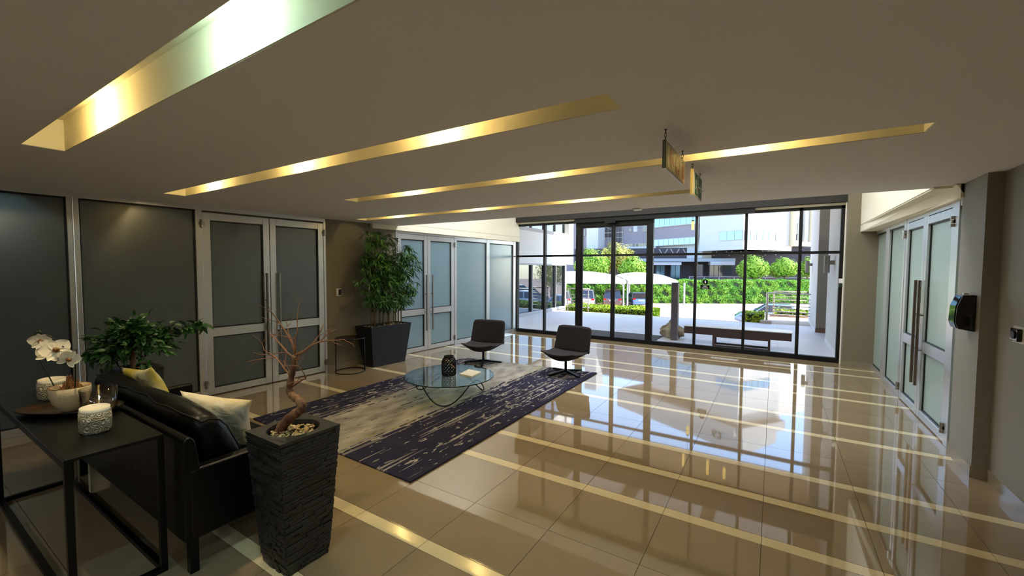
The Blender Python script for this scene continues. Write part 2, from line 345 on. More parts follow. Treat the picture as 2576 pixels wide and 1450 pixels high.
# ---- glazed partitions: frames, panes, doors
def panel(root, T, s0, s1, z0, z1, fm, gm, rec=.03):
    MB(T).box(s0, s1, -.05, -rec, z0, z1).build('glass_pane', gm, root)
    g = .014; MB(T).box(s0-.001, s0+g, -.045, -rec+.012, z0, z1).box(s1-g, s1+.001, -.045, -rec+.012, z0, z1).box(s0, s1, -.045, -rec+.012, z0-.001, z0+g).box(s0, s1, -.045, -rec+.012, z1-g, z1+.001).build('gasket', M['gasket'], root)  # black gasket rim, its black also paints the recess shadow at the pane edge
def bar(root, T, s0, s1, z0, z1, d=.0, nm='frame_rail'):
    return MB(T).box(s0, s1, -.055, d, z0, z1).build(nm, M['alu'], root, bevel=.003, seg=1)
def leaf(root, T, s0, s1, gz, hinge, gm, htop=2.47):
    """one door leaf: stiles, three rails, two panes, hinges"""
    a = .088
    bar(root, T, s0, s0+a, .012, htop, .006, 'door_stile'); bar(root, T, s1-a, s1, .012, htop, .006, 'door_stile')
    for z0, z1 in ((.012, .10), (gz-.0, gz+.12), (htop-.10, htop)): bar(root, T, s0+a, s1-a, z0, z1, .004, 'door_rail')
    panel(root, T, s0+a, s1-a, .10, gz, M['alu'], gm); panel(root, T, s0+a, s1-a, gz+.12, htop-.10, M['alu'], gm)
    for z in (htop-.15, .17):
        h = MB(); p = T(hinge, .022, z)
        for dz, r in ((-.055, .02), (-.018, .017), (.019, .02)): h.lathe([(r, 0), (r, .032)], (p[0], p[1], z+dz), 12)
        MBt = MB(T).box(hinge-.035, hinge+.035, 0, .012, z-.02, z+.02); h.v, off = h.v+MBt.v, len(h.v); h.f += [tuple(i+off for i in f) for f in MBt.f]
        h.build('hinge', M['steel'], root, smooth=False)
def pull(root, T, s, z0, z1, d, zb, m):
    h = MB(); a = T(s, d, z0); b = T(s, d, z1); h.tube([a, b], .016, 10)
    for z in zb: h.tube([T(s, 0, z), T(s, d, z)], .008, 8)
    h.build('pull_handle', m, root, smooth=False)
r = setting('window_2')      # left wall glazing up to the first double door
for s0, s1 in ((-5.4, -4.35), (-4.25, -2.45), (-2.36, -1.235), (-1.14, -.075)):
    panel(r, LW, s0, s1, .085, 2.49, None, M['frost'])
    bar(r, LW, s0, s1, 0, .085, 0)
for s0, s1 in ((-4.35, -4.25), (-2.45, -2.36), (-1.235, -1.14), (-.075, 0)): bar(r, LW, s0, s1, 0, 2.50, .012, 'mullion')
bar(r, LW, -5.4, 1.73, 2.495, 2.56, .004, 'head_rail')
MB(LW).tube([(-1.19, .014, 0), (-1.19, .014, 2.5)], .007, 6).build('mullion_bead', M['alu'], r)
d = setting('door_2')
leaf(d, LW, .005, .843, .80, -.005, M['frost']); leaf(d, LW, .85, 1.688, .80, 1.70, M['frost'])
bar(d, LW, 1.69, 1.73, 0, 2.50, .012, 'door_jamb'); MB(LW).box(0, 1.69, -.055, -.01, 0, .012).build('threshold', M['gasket'], d)
pull(d, LW, .775, .45, 1.66, .055, (1.26, .86), M['dsteel']); pull(d, LW, .955, .45, 1.66, .06, (1.26, .86), M['steel'])
MB(LW).box(.775, .83, .006, .02, .80, .92).build('lock_case', M['steel'], d)
d = setting('door_3')
leaf(d, LW, 3.22, 4.002, .77, 3.215, M['frostLit'], 2.42); leaf(d, LW, 4.008, 4.815, .77, 4.825, M['frostLit'], 2.42)
bar(d, LW, 3.17, 3.215, 0, 2.47, .012, 'door_jamb'); bar(d, LW, 4.82, 4.90, 0, 2.47, .012, 'door_jamb'); MB(LW).box(3.2, 4.82, -.055, -.01, 0, .012).build('threshold', M['gasket'], d)
pull(d, LW, 3.93, .43, 1.60, .055, (1.2, .82), M['steel']); pull(d, LW, 4.10, .43, 1.60, .06, (1.2, .82), M['steel'])
r = setting('window_3')
for s0, s1 in ((4.90, 5.99), (6.11, 7.15)): panel(r, LW, s0, s1, .085, 2.37, None, M['frostLit']); bar(r, LW, s0, s1, 0, .085)
bar(r, LW, 5.99, 6.11, 0, 2.47, .012, 'mullion'); bar(r, LW, 7.15, 7.34, 0, 2.47, .012, 'mullion'); bar(r, LW, 4.90, 7.15, 2.375, 2.47, .004, 'head_rail'); bar(r, LW, 3.21, 4.83, 2.425, 2.47, .004, 'head_rail')
r = setting('window_4')      # right wall glazing
for s0, s1 in ((8.76, 9.58), (7.68, 8.56), (5.53, 5.68)): panel(r, RW, s0, s1, .085, 2.36, None, M['frostR']); bar(r, RW, s0, s1, 0, .085)
for s0, s1 in ((9.58, 9.70), (8.56, 8.76), (7.60, 7.68), (5.68, 5.80)): bar(r, RW, s0, s1, 0, 2.42, .012, 'mullion')
bar(r, RW, 5.53, 9.7, 2.365, 2.42, .004, 'head_rail'); 
d = setting('door_4')
leaf(d, RW, 6.752, 7.595, .79, 7.60, M['frostR'], 2.38); leaf(d, RW, 5.805, 6.745, .79, 5.80, M['frostR'], 2.38)
MB(RW).box(5.8, 7.6, -.055, -.01, 0, .012).build('threshold', M['gasket'], d)
pull(d, RW, 6.83, .39, 1.63, .05, (1.22, .81), M['dsteel']); pull(d, RW, 6.665, .39, 1.63, .05, (1.22, .81), M['dsteel'])
# ---- front curtain wall
wf = setting('window_1'); Y = 9.85
def fr(name, x0, x1, z0, z1, y0=9.80, y1=9.90, m='bronze'): return B(x0, x1, y0, y1, z0, z1).build(name, M[m], wf)
fr('sill', -6.02, 1.07, 0, .09)
xs = [(-6.03, -5.97), (-5.175, -5.125), (-4.25, -4.115), (-2.46, -2.355), (-1.475, -1.425), (-.535, -.485), (.385, .44), (1.02, 1.075)]
for i, (a, b) in enumerate(xs): fr('mullion', a, b, .09, 2.94); fr('mullion', a, b, 3.38, 4.98)
for (a, b), (c, e) in zip(xs, xs[1:]):
    door = abs(b+4.115) < .01
    if not door:
        fr('transom', b, c, 2.05, 2.10); B(b, c, 9.845, 9.852, .09, 2.05).build('glass_pane', M['glass'], wf); B(b, c, 9.845, 9.852, 2.10, 2.88).build('glass_pane', M['glass'], wf)
    B(b, c, 9.845, 9.852, 3.38, 4.90).build('glass_pane', M['glass'], wf)
fr('head', -6.02, 1.07, 2.885, 2.94); fr('head', -6.02, 1.07, 4.90, 4.99)
fr('lintel', -6.02, 1.085, 2.985, 3.38, 9.66, 9.96, 'beam'); fr('lintel_reveal', -6.02, 1.085, 2.94, 2.985, 9.80, 9.94, 'cream')
B(1.075, 1.087, 9.70, 9.9, 0, 2.98).build('reveal', M['cream'], wf)
dd = setting('door_1')
for a, b in ((-4.115, -3.292), (-3.284, -2.46)):
    for q in ((a, a+.045, .012, 2.79), (b-.045, b, .012, 2.79)): B(q[0], q[1], 9.815, 9.86, q[2], q[3]).build('door_stile', M['bronze'], dd)
    for z0, z1 in ((.012, .09), (2.05, 2.10), (2.75, 2.79)): B(a+.045, b-.045, 9.815, 9.86, z0, z1).build('door_rail', M['bronze'], dd)
    for z0, z1 in ((.09, 2.05), (2.10, 2.75)): B(a+.045, b-.045, 9.835, 9.842, z0, z1).build('glass_pane', M['glass'], dd)
B(-4.25, -2.355, 9.79, 9.88, 2.79, 2.885).build('door_head', M['bronze'], dd)
B(-4.26, -.36, 9.70, 9.80, 2.88, 2.985).build('operator_box', M['bronze'], dd)
MB().box(-3.46, -3.20, 9.66, 9.70, 2.83, 2.875).box(-3.33, -3.30, 9.70, 9.80, 2.84, 2.89).build('door_sensor', M['black'], dd)
# ================================================================ LAMPS IN THE CEILING SLOTS
def slot_lamp(x, y, cool=False, k=1.0, label='small bulb lamp in a ceiling slot', vis=True):
    t = thing('slot_lamp', label, 'lamp', (x, y, CZ+.21), 'bulb lamps inside the ceiling slots')
    MB().lathe([(.028, -.004), (.028, -.035), (.02, -.045)], (x, y, CZ+.208), 14).build('lamp_base', M['white'], t)
    MB().lathe([(.012, -.046), (.02, -.056), (.018, -.068), (.006, -.074)], (x, y, CZ+.208), 12).build('bulb', M['lampglow'], t)
    sp = light('SPOT', 'slot_bulb_beam', (x, y+.03, CZ+.12), (14 if y < 2.5 else 7)*k, COOL if cool else (1, .83, .55), shadow_soft_size=.03, spot_size=math.radians(125), spot_blend=1)
    light('POINT', 'slot_or_fill_light', (x, y, CZ+.10), (2.9 if not cool else 3.0)*k, COOL if cool else WARM, shadow_soft_size=.02)
LB = 'small warm bulb lamp fixed in the recessed ceiling slot '
for n, (y, xx) in enumerate(((.70, (-3.34, -1.74, -.14)), (1.94, (-4.99, -3.39, -1.83)), (3.22, (-3.41, -1.81, -.2)), (4.60, (-5.12, -3.54, -1.97)))):
    for i, x in enumerate(xx):
        nm = ('above the sofa', 'over the near rug end', 'over the glass table', 'nearest the window wall')[n]; which = ('first', 'second', 'third')[i]
        slot_lamp(x, y, n == 0 and i >= 1, 1.5 if (n, i) == (0, 0) else 1.0, ('%s bulb, %s from the glass partition, in the ceiling slot %s' % ('cool white' if n == 0 and i >= 1 else 'warm', which, nm)))
for x, y in ((-3.9, -.5), (-2.3, -.5), (-.6, -.5), (-3.9, -1.8), (-2.3, -1.8), (-.9, -1.8), (-3.9, -3.1), (-2.3, -3.1), (-.6, -3.1)):
    light('POINT', 'slot_or_fill_light', (x, y, CZ+.08), .5, WARM, shadow_soft_size=.03)  # unseen fill lights added in the slots behind the camera, without bulbs
def fill_panel(x, y, z, w, h, e, label):  # added fill light out of view, with an invented panel fixture round it
    t = thing('fill_light_panel', label, 'lamp', (x, y, z), 'added fill light panels')
    MB().box(x-w/2, x+w/2, y-h/2, y-h/2+.02, z-.02, z).box(x-w/2, x+w/2, y+h/2-.02, y+h/2, z-.02, z).box(x-w/2, x-w/2+.02, y-h/2, y+h/2, z-.02, z).box(x+w/2-.02, x+w/2, y-h/2, y+h/2, z-.02, z).build('frame', M['white'], t)
    B(x-w/2+.02, x+w/2-.02, y-h/2+.02, y+h/2-.02, z-.012, z-.002).build('diffuser', M['fillglow'], t)
    light('AREA', 'fill_panel_light', (x, y, z-.022), e, (.87, .93, 1), shape='RECTANGLE', size=w-.05, size_y=h-.05)
M['fillglow'] = mat('fill_panel_glow', '#f2f6fa', .5, emit='#eaf2ff', estr=2.5)
fill_panel(.3, -2.45, CZ, 1.2, .4, 10, 'added unseen fill light panel in the low ceiling nearer the grey wall'); fill_panel(-1.9, -2.45, CZ, 1.2, .4, 10, 'added unseen fill light panel in the low ceiling nearer the sofa')
for x, w_ in ((-4.6, 'above the swivel chairs'), (-2.4, 'above the sliding door'), (-.3, 'above the window by the bench')): fill_panel(x, 6.9, 5.0, 1.8, 1.6, 22, 'large added fill light panel in the high ceiling '+w_)
# ================================================================ RUG
t = MB(); R0 = [(-2.45, 2.37), (-2.452, 6.60), (-5.03, 6.31), (-5.02, 2.42)]
t.frustum([(x, y, .001) for x, y in R0], [(x, y, .016) for x, y in R0])
ro = t.mesh('rug', M['rug'], off=(-3.74, 4.45, 0)); rg = link('rug', ro, None, (-3.74, 4.45, 0)); tag(rg, 'navy and grey streaked rug with lime lines under the glass table', 'rug')
b = rg.modifiers.new('round', 'BEVEL'); b.width = .006; b.segments = 2
# ================================================================ SOFA
X0, X1 = -4.90, -2.75
sf = thing('sofa', 'black leather two-armed sofa behind the black console table', 'sofa', ((X0+X1)/2, 1.4, 0))
def rbox(x0, x1, y0, y1, z0, z1, name, m, root, bev=.03, seg=4): return B(x0, x1, y0, y1, z0, z1).build(name, m, root, bevel=bev, seg=seg)
rbox(X0+.08, X1-.08, 1.02, 1.76, .19, .34, 'frame', M['leather'], sf, .015)
MB().prism([(.955, .19), (1.09, .19), (1.055, .5), (1.02, .76), (1.0, .79), (.975, .79), (.955, .76)], 'x', X0+.005, X1-.004).build('back_frame', M['leather'], sf, bevel=.012, seg=3)
for a, b_ in ((X0, X0+.085), (X1-.085, X1)): rbox(a, b_, .985, 1.78, .19, .60, 'armrest', M['leather'], sf, .018)
for a, b_ in ((X0+.09, (X0+X1)/2-.004), ((X0+X1)/2+.004, X1-.09)): rbox(a, b_, 1.10, 1.80, .335, .445, 'seat_cushion', M['leather'], sf, .04)
def slabcush(cx, cy, cz, w, h, d, lean, yawd, name, m, root, pin=.22, n=18, puff=1.0, roll=0):
    """stuffed cushion: pinched corners, thin seams, plump middle"""
    mm = MB(); R = Matrix.Rotation(math.radians(yawd), 4, 'Z') @ Matrix.Rotation(math.radians(lean), 4, 'X') @ Matrix.Rotation(math.radians(roll), 4, 'Y')
    def side(sg):
        def fn(a, b):
            u, v = a*2-1, b*2-1
            x = u*(1-pin*.16*(1-v*v))*w/2; z = v*(1-pin*.16*(1-u*u))*h/2
            th = sg*d/2*((1-u*u)*(1-v*v))**.42*puff+.012*math.sin(9*u+4*v)*(1-u*u)*(1-v*v)*sg
            p = R @ Vector((x, th, z)); return (cx+p.x, cy+p.y, cz+p.z)
        return fn
    mm.grid(side(1), n, n); k = len(mm.f); mm.grid(side(-1), n, n); mm.f = mm.f[:k]+[tuple(reversed(f)) for f in mm.f[k:]]
    o = mm.build(name, m, root, smooth=True); bm = bmesh.new(); bm.from_mesh(o.data); bmesh.ops.remove_doubles(bm, verts=bm.verts, dist=.0008); bmesh.ops.recalc_face_normals(bm, faces=bm.faces); bm.to_mesh(o.data); bm.free()
    return o
# long back cushion: thick wedge leaning on the back frame
cm = MB(); pf = [(1.09, .44), (1.33, .455), (1.345, .52), (1.30, .66), (1.235, .80), (1.19, .865), (1.12, .885), (1.055, .865), (1.03, .81), (1.06, .66), (1.075, .5)]
NX = 26
def bc(i, j):
    x = i/NX; e = 1-abs(2*x-1)**10; y, z = pf[j % len(pf)]; cy, cz = 1.18, .64; s_ = .80+.20*e
    wob = .006*math.sin(13*x+j)+.004*math.sin(31*x+2*j)
    return (X0+.10+x*(X1-X0-.20), cy+(y-cy)*s_+wob, cz+(z-cz)*s_+wob)
vs = [bc(i, j) for i in range(NX+1) for j in range(len(pf))]; n = len(pf)
cm.add(vs, [(i*n+j, (i+1)*n+j, (i+1)*n+(j+1) % n, i*n+(j+1) % n) for i in range(NX) for j in range(n)]+[tuple(range(n)), tuple(range(NX*n+n-1, NX*n-1, -1))])
bcu = cm.build('back_cushion', M['leather'], sf, smooth=True, sub=1)
MB().tube([(x, y, z) for x, y, z in [bc(i, 7) for i in range(NX+1)]], .005, 6).build('seam_piping', M['leather'], bcu)
MB().tube([bc(NX, j) for j in (7, 6, 5, 4, 3, 2, 1)], .005, 6).build('seam_piping', M['leather'], bcu)
for x in (X0+.03, X1-.03):
    for y in (1.0, 1.74): B(x-.022, x+.022, y-.022, y+.022, 0, .20).build('leg', M['black'], sf)
def pillow(cx, cy, cz, w, h, d, lean, yawd, m, label, roll=0):
    o = slabcush(cx, cy, cz, w, h, d, lean, yawd, 'throw_pillow', m, None, 1, 24, 1.0, roll); tag(o, label, 'pillow', 'throw pillows on the sofa'); return o
pillow(-3.35, 1.39, .645, .48, .46, .17, 22, 34, M['cushA'], 'cream throw pillow with a brown corner patch against the sofa back', 10)
pillow(-4.50, 1.34, .70, .72, .44, .15, 20, 2, M['cushB'], 'lime and white leaf print pillow showing above the sofa back', -8)
# ================================================================ CONSOLE TABLE
ct = thing('console_table', 'black metal console table with slim legs behind the sofa', 'table', (-3.855, .73, 0))
B(-4.80, -2.91, .53, .925, .782, .80).build('table_top', M['blacktop'], ct, bevel=.002, seg=1)
for x in (-4.80, -2.94):
    for y in (.53, .895): B(x, x+.03, y, y+.03, .0, .782).build('leg', M['black'], ct)
    B(x, x+.03, .56, .895, 0, .03).build('floor_rail', M['black'], ct)
for y in (.53, .895): B(-4.77, -2.94, y, y+.03, .0, .03).build('floor_rail', M['black'], ct)
for y in (.53, .895): B(-4.77, -2.94, y, y+.03, .752, .782).build('apron', M['black'], ct)
TZ = .80
# dish
t = thing('oval_dish', 'long oval bronze speckled dish under the orchid bowl', 'dish', (-3.92, .76, TZ))
def oval(prof, c, sx, sy, rot, n=40):
    m = MB(); m.lathe(prof, (0, 0, 0), n, sx, sy); a = math.radians(rot); m.v = [(c[0]+x*math.cos(a)-y*math.sin(a), c[1]+x*math.sin(a)+y*math.cos(a), c[2]+z) for x, y, z in m.v]; return m
oval([(.10, .004), (.16, .012), (.205, .03), (.20, .032), (.155, .016), (.0001, .010)], (-3.88, .75, TZ), 1.45, .72, 38).build('dish_body', M['tray'], t, smooth=True)
oval([(.07, .0), (.11, .0), (.165, .009), (.212, .03), (.207, .033), (.16, .0125)], (-3.88, .75, TZ), 1.45, .72, 38).build('dish_rim', M['trayrim'], t, smooth=True)
# orchid in bowl
bx, by = -3.84, .745; BZ = TZ+.0165
t = thing('potted_orchid', 'white orchid with yellow throats in a textured cream bowl', 'plant', (bx, by, BZ))
MB().lathe([(.045, 0), (.05, .012), (.058, .018), (.085, .06), (.098, .11), (.098, .155), (.090, .157), (.088, .11), (.06, .06), (.001, .05)], (bx, by, BZ), 32).build('bowl', M['bowl'], t, smooth=True)
MB().lathe([(.0895, .13), (.0905, .158), (.0975, .158)], (bx, by, BZ), 32, cap=False).build('bowl_rim', M['bowlin'], t, smooth=True)
mo = MB()
for i in range(60):
    a = rng.uniform(0, 6.28); r_ = rng.uniform(0, .05); hh = .14+.085*(1-r_/.05)*rng.uniform(.7, 1)
    p = Vector((bx-.0+r_*math.cos(a), by+r_*math.sin(a), BZ+.11)); q = p+Vector((rng.uniform(-.02, .02), rng.uniform(-.02, .02), hh-.10)); mo.tube([p, (p+q)/2+Vector((rng.uniform(-.01, .01),)*3), q], [.008, .006, .002], 5)
MB().lathe([(.085, .12), (.06, .14), (.001, .15)], (bx, by, BZ), 20).build('potting_bark', M['moss'], t, smooth=True)
mo.build('dry_moss', M['moss'], t, kind='stuff')
st = [(-3.905, .70, .93), (-4.0, .69, 1.0), (-4.2, .675, 1.12), (-4.28, .67, 1.22), (-4.27, .67, 1.27), (-4.19, .675, 1.295), (-4.06, .68, 1.30), (-3.88, .69, 1.285), (-3.72, .70, 1.25)]
def smoothp(P, k=5):
    P = [Vector(p) for p in P]; out = []
    for i in range(len(P)-1):
        p0, p1, p2, p3 = P[max(i-1, 0)], P[i], P[i+1], P[min(i+2, len(P)-1)]
        for j in range(k):
            u = j/k; out.append(.5*((2*p1)+(-p0+p2)*u+(2*p0-5*p1+4*p2-p3)*u*u+(-p0+3*p1-3*p2+p3)*u**3))
    return out+[P[-1]]
MB().tube(smoothp(st), .0035, 6).build('flower_stem', M['stem'], t, smooth=True)
MB().tube(smoothp([(-3.80, .755, .93), (-3.74, .75, 1.02), (-3.68, .74, 1.12), (-3.63, .735, 1.21), (-3.62, .735, 1.24)]), .004, 6).build('flower_stem', M['stem'], t, smooth=True)
for p, r_ in (((-4.21, .675, 1.30), .011), ((-4.24, .67, 1.275), .014), ((-4.165, .68, 1.305), .013)): MB().lathe([(.001, -r_*1.3), (r_, -.3*r_), (r_*.9, r_*.5), (.001, r_*1.3)], p, 8).build('flower_bud', M['stem'], t, smooth=True)
def petal(L, Wd, cup, n=7):
    m = MB()
    def fn(a, b):
        v = b; u = (a*2-1); w_ = Wd*math.sin(math.pi*min(1, v*.93+.05))**.75
        return (u*w_/2, cup*(u*u*.5+v*v)*L*.5, v*L)
    m.grid(fn, 6, n); return m
def flower(c, nrm, size, spin=0):
    nrm = Vector(nrm).normalized(); z = Vector((0, 0, 1)); z = (z-nrm*z.dot(nrm)).normalized(); x = z.cross(nrm)*-1
    base = Matrix((x, -nrm, z)).transposed().to_4x4()
    fl = bpy.data.objects.new('flower', None); COL.objects.link(fl); fl.parent = t; fl.location = Vector(c)-org(t)
    for ang, L, Wd in ((0, .048, .030), (128, .050, .028), (-128, .050, .028), (66, .052, .058), (-66, .052, .058)):
        R = base @ Matrix.Rotation(math.radians(ang+spin), 4, 'Y'); m = petal(L*size, Wd*size, -.28)
        m.v = [tuple(Vector(c)+(R @ Vector(v))) for v in m.v]; m.build('petal', M['petal'], fl, smooth=True)
    m = MB(); m.lathe([(.004, 0), (.012, .006), (.011, .014), (.002, .022)], (0, 0, 0), 8); R = base @ Matrix.Rotation(math.radians(90), 4, 'X')
    m.v = [tuple(Vector(c)+(R @ (Vector(v)*size))) for v in m.v]; m.build('flower_throat', M['throat'], fl, smooth=True)
tocam = Vector((3.9, -.7, .5)).normalized()
for c, dn, sz, sp in (((-4.04, .66, 1.262), (.1, -.2, -.4), 1.15, 8), ((-3.86, .66, 1.195), (-.2, 0, -.15), 1.2, -14), ((-3.73, .67, 1.232), (.1, .05, .15), 1.45, 20), ((-3.58, .69, 1.19), (.2, .5, -.3), 1.15, -30), ((-3.96, .67, 1.235), (-.4, .0, .0), .9, 40)):
    flower(c, tocam+Vector(dn), sz, sp)
# candle pots, glass vase
def candle_pot(x, y, r_, h, label):
    t = thing('candle_pot', label, 'candle holder', (x, y, TZ), 'carved candle pots on the console table')
    MB().lathe([(r_*.90, 0), (r_*.97, .012), (r_, h*.5), (r_*.97, h-.02)], (x, y, TZ), 40, 1.12, .9).build('pot_body', M['relief'], t, smooth=True)
    MB().lathe([(r_*.97, h-.02), (r_*.9, h-.012), (r_*.92, h), (r_*.84, h), (r_*.82, h-.012), (.001, h-.012)], (x, y, TZ), 40, 1.12, .9).build('pot_rim', M['petal'], t, smooth=True)
candle_pot(-3.30, .735, .078, .138, 'carved cream candle pot standing clear at the front of the black console')
candle_pot(-4.40, .765, .088, .135, 'carved cream candle pot half hidden behind the orchid bowl')
t = MB(); t.lathe([(.088, .0), (.09, .004), (.09, .15), (.0865, .15), (.0865, .008), (.001, .007)], (-3.66, .835, TZ+.019), 40)
tag(t.build('glass_vase', M['vglass'], None, smooth=True), 'clear wide glass cylinder vase between the bowl and candle pot', 'vase')
# ================================================================ SLATE PLANTERS
def slate_planter(cx, cy, name, label, seed):
    rr = np.random.default_rng(seed); t = thing(name, label, 'plant', (cx, cy, 0)); H = .79; wb, wt = .125, .18; m = MB(); N = 42; K = 10
    def hw(z): q = z/H; return wb+(wt-wb)*(q**.8)
    for side in range(4):
        ca, sa = [(1, 0), (0, 1), (-1, 0), (0, -1)][side]
        for i in range(N):
            z0, z1 = H*i/N, H*(i+1)/N-.0015; cuts = np.sort(np.concatenate(([-1, 1], rr.uniform(-.95, .95, rr.integers(3, K)))))
            for a, b in zip(cuts, cuts[1:]):
                o = rr.uniform(-.001, .0085); h0, h1 = hw(z0), hw(z1)
                def P(u, dd, h, z): x, y = u*h, -(h+dd); return (cx+x*ca-y*sa, cy+x*sa+y*ca, z)
                zz = z1-rr.uniform(0, .002)
                m.add([P(a, -.012, h0, z0), P(b, -.012, h0, z0), P(b, -.012, h1, zz), P(a, -.012, h1, zz), P(a, o, h0, z0), P(b, o, h0, z0), P(b, o*.7, h1, zz), P(a, o*.7, h1, zz)], [(4, 5, 6, 7), (0, 4, 7, 3), (5, 1, 2, 6), (7, 6, 2, 3), (0, 1, 5, 4)])
    m.frustum([(cx+a*(wb-.008), cy+b*(wb-.008), 0) for a, b in ((-1, -1), (1, -1), (1, 1), (-1, 1))], [(cx+a*(wt-.01), cy+b*(wt-.01), H-.06) for a, b in ((-1, -1), (1, -1), (1, 1), (-1, 1))])
    m.build('planter_body', M['slate'], t)
    # rim with a round opening
    q = MB(); n = 48; ro_ = .142; vs = []
    for k in range(n):
        a = 2*math.pi*k/n; c_, s_ = math.cos(a), math.sin(a); e = (wt+.004)/max(abs(c_), abs(s_)); vs.append((cx+e*c_, cy+e*s_, H+.004)); 
    for k in range(n): a = 2*math.pi*k/n; vs.append((cx+ro_*math.cos(a), cy+ro_*math.sin(a), H+.004))
    for k in range(n): a = 2*math.pi*k/n; vs.append((cx+(ro_-.008)*math.cos(a), cy+(ro_-.008)*math.sin(a), H-.055))
    for k in range(n):
        a = 2*math.pi*k/n; c_, s_ = math.cos(a), math.sin(a); e = (wt+.002)/max(abs(c_), abs(s_)); vs.append((cx+e*c_, cy+e*s_, H-.012))
    q.add(vs, [(k, (k+1) % n, n+(k+1) % n, n+k) for k in range(n)]+[(n+k, n+(k+1) % n, 2*n+(k+1) % n, 2*n+k) for k in range(n)]+[(3*n+k, 3*n+(k+1) % n, (k+1) % n, k) for k in range(n)])
    q.build('planter_rim', M['slate'], t)
    MB().lathe([(ro_-.008, -.05), (.001, -.045)], (cx, cy, H), 32).build('soil', M['soil'], t)
    return t, H
peb = []
for k in range(6):
    bm = bmesh.new(); bmesh.ops.create_icosphere(bm, subdivisions=2, radius=1)
    s1 = rng.uniform(.55, 1, 3)
    for v in bm.verts: v.co = Vector((v.co.x*s1[0], v.co.y*s1[1]*.9, v.co.z*s1[2]*.7))*(1+.12*math.sin(3*v.co.x+5*v.co.y+k))
    me = bpy.data.meshes.new('pebble'); bm.to_mesh(me); bm.free(); me.materials.append(M['pebble'][k % 4]); me.polygons.foreach_set('use_smooth', [True]*len(me.polygons)); peb.append(me)
def pebbles(root, cx, cy, z, n, rad=None, rect=None, s=(.009, .017)):
    for i in range(n):
        if rad: a = rng.uniform(0, 6.28); r_ = rad*math.sqrt(rng.uniform(0, 1)); x, y = cx+r_*math.cos(a), cy+r_*math.sin(a)
        else: x, y = cx+rng.uniform(-1, 1)*rect[0], cy+rng.uniform(-1, 1)*rect[1]
        o = link('pebble', peb[rng.integers(6)], root, (x, y, z+rng.uniform(-.004, .012))); k = rng.uniform(*s); o.scale = (k, k, k*.9); o.rotation_euler = tuple(rng.uniform(0, 6.28, 3)*np.array((.12, .12, 1)))
cx, cy = -2.40, 1.385
t, H = slate_planter(cx, cy, 'dry_tree_in_slate_planter', 'tall tapered dark slate planter with pebbles and a bare twisted tree', 3)
pebbles(t, cx, cy, H-.030, 170, rad=.126)
tr = smoothp([(-2.50, 1.36, .75), (-2.47, 1.36, .80), (-2.395, 1.375, .868), (-2.32, 1.38, .915), (-2.30, 1.38, .945), (-2.34, 1.38, .975), (-2.40, 1.38, .99), (-2.425, 1.38, 1.02), (-2.405, 1.38, 1.10), (-2.38, 1.38, 1.16), (-2.36, 1.38, 1.235)], 5)
rad = [.034-.019*(i/(len(tr)-1))**.7+.0025*math.sin(i*1.7) for i in range(len(tr))]
MB().tube(tr, rad, 12).build('trunk', M['bark'], t, smooth=True)
def twig(m, p, d, L, r_, dep, rr):
    pts = [p]; n = 4
    for i in range(n):
        d = (d+Vector(rr.uniform(-.28, .28, 3))+Vector((0, 0, .05))).normalized(); pts.append(pts[-1]+d*L/n)
    m.tube(pts, [r_*(1-.55*i/n) for i in range(n+1)], 6 if r_ > .003 else 4)
    if dep > 0:
        for i in range(rr.integers(2, 4)):
            k = rr.integers(1, n+1); dd = (d+Vector(rr.uniform(-.9, .9, 3))*.9).normalized(); twig(m, pts[k], dd, L*rr.uniform(.45, .7), max(r_*.5, .0012), dep-1, rr)
rr = np.random.default_rng(11); TP = Vector((-2.36, 1.38, 1.235))
for st_, dr, L, r0 in ((TP, (-.25, 0, 1), .24, .008), (TP, (.8, .1, .45), .22, .009), (TP+Vector((-.01, 0, -.02)), (-.9, 0, .75), .24, .007), (TP, (.3, -.1, 1), .20, .006), (Vector((-2.40, 1.38, 1.10)), (-.8, .1, .5), .26, .006), (Vector((-2.385, 1.38, 1.05)), (.7, 0, .25), .22, .007), (Vector((-2.425, 1.38, 1.01)), (-.8, 0, .5), .20, .005), (Vector((-2.37, 1.38, 1.2)), (.5, -.2, .2), .09, .003)):
    m = MB(); twig(m, Vector(st_), Vector(dr).normalized(), L, r0, 2, rr); m.build('branch', M['twig'], t, smooth=True)
# ficus
cx, cy = -5.12, 1.41
t, H = slate_planter(cx, cy, 'ficus_in_slate_planter', 'bushy dark green ficus in a slate planter beyond the sofa', 5)
pebbles(t, cx, cy, H-.03, 40, rad=.12)
MB().tube(smoothp([(cx, cy, .74), (cx-.02, cy+.01, .9), (cx-.05, cy, 1.02)]), [.022]*11, 8).build('trunk', M['bark'], t, smooth=True)
MB().tube([(cx-.06, cy, .95), (cx-.17, cy-.09, 1.15), (cx-.19, cy-.11, 1.22)], [.018, .017, .014], 8).build('cut_branch', M['bark'], t, label='pale sawn-off branch stub', smooth=True)
def leafmesh(L, Wd, fold, droop, m, n=4):
    q = MB(); pts = [(0, 0)]+[(k/n, math.sin(math.pi*(k/n)**.8)) for k in range(1, n)]+[(1, 0)]; vs = []; fs = []
    for k, (a, w_) in enumerate(pts): z = -droop*L*a*a; vs += [(-w_*Wd/2, a*L, z+fold*w_*Wd), (0, a*L, z), (w_*Wd/2, a*L, z+fold*w_*Wd)]
    for k in range(n): i = k*3; fs += [(i, i+1, i+4, i+3), (i+1, i+2, i+5, i+4)]
    q.add(vs, fs); return q
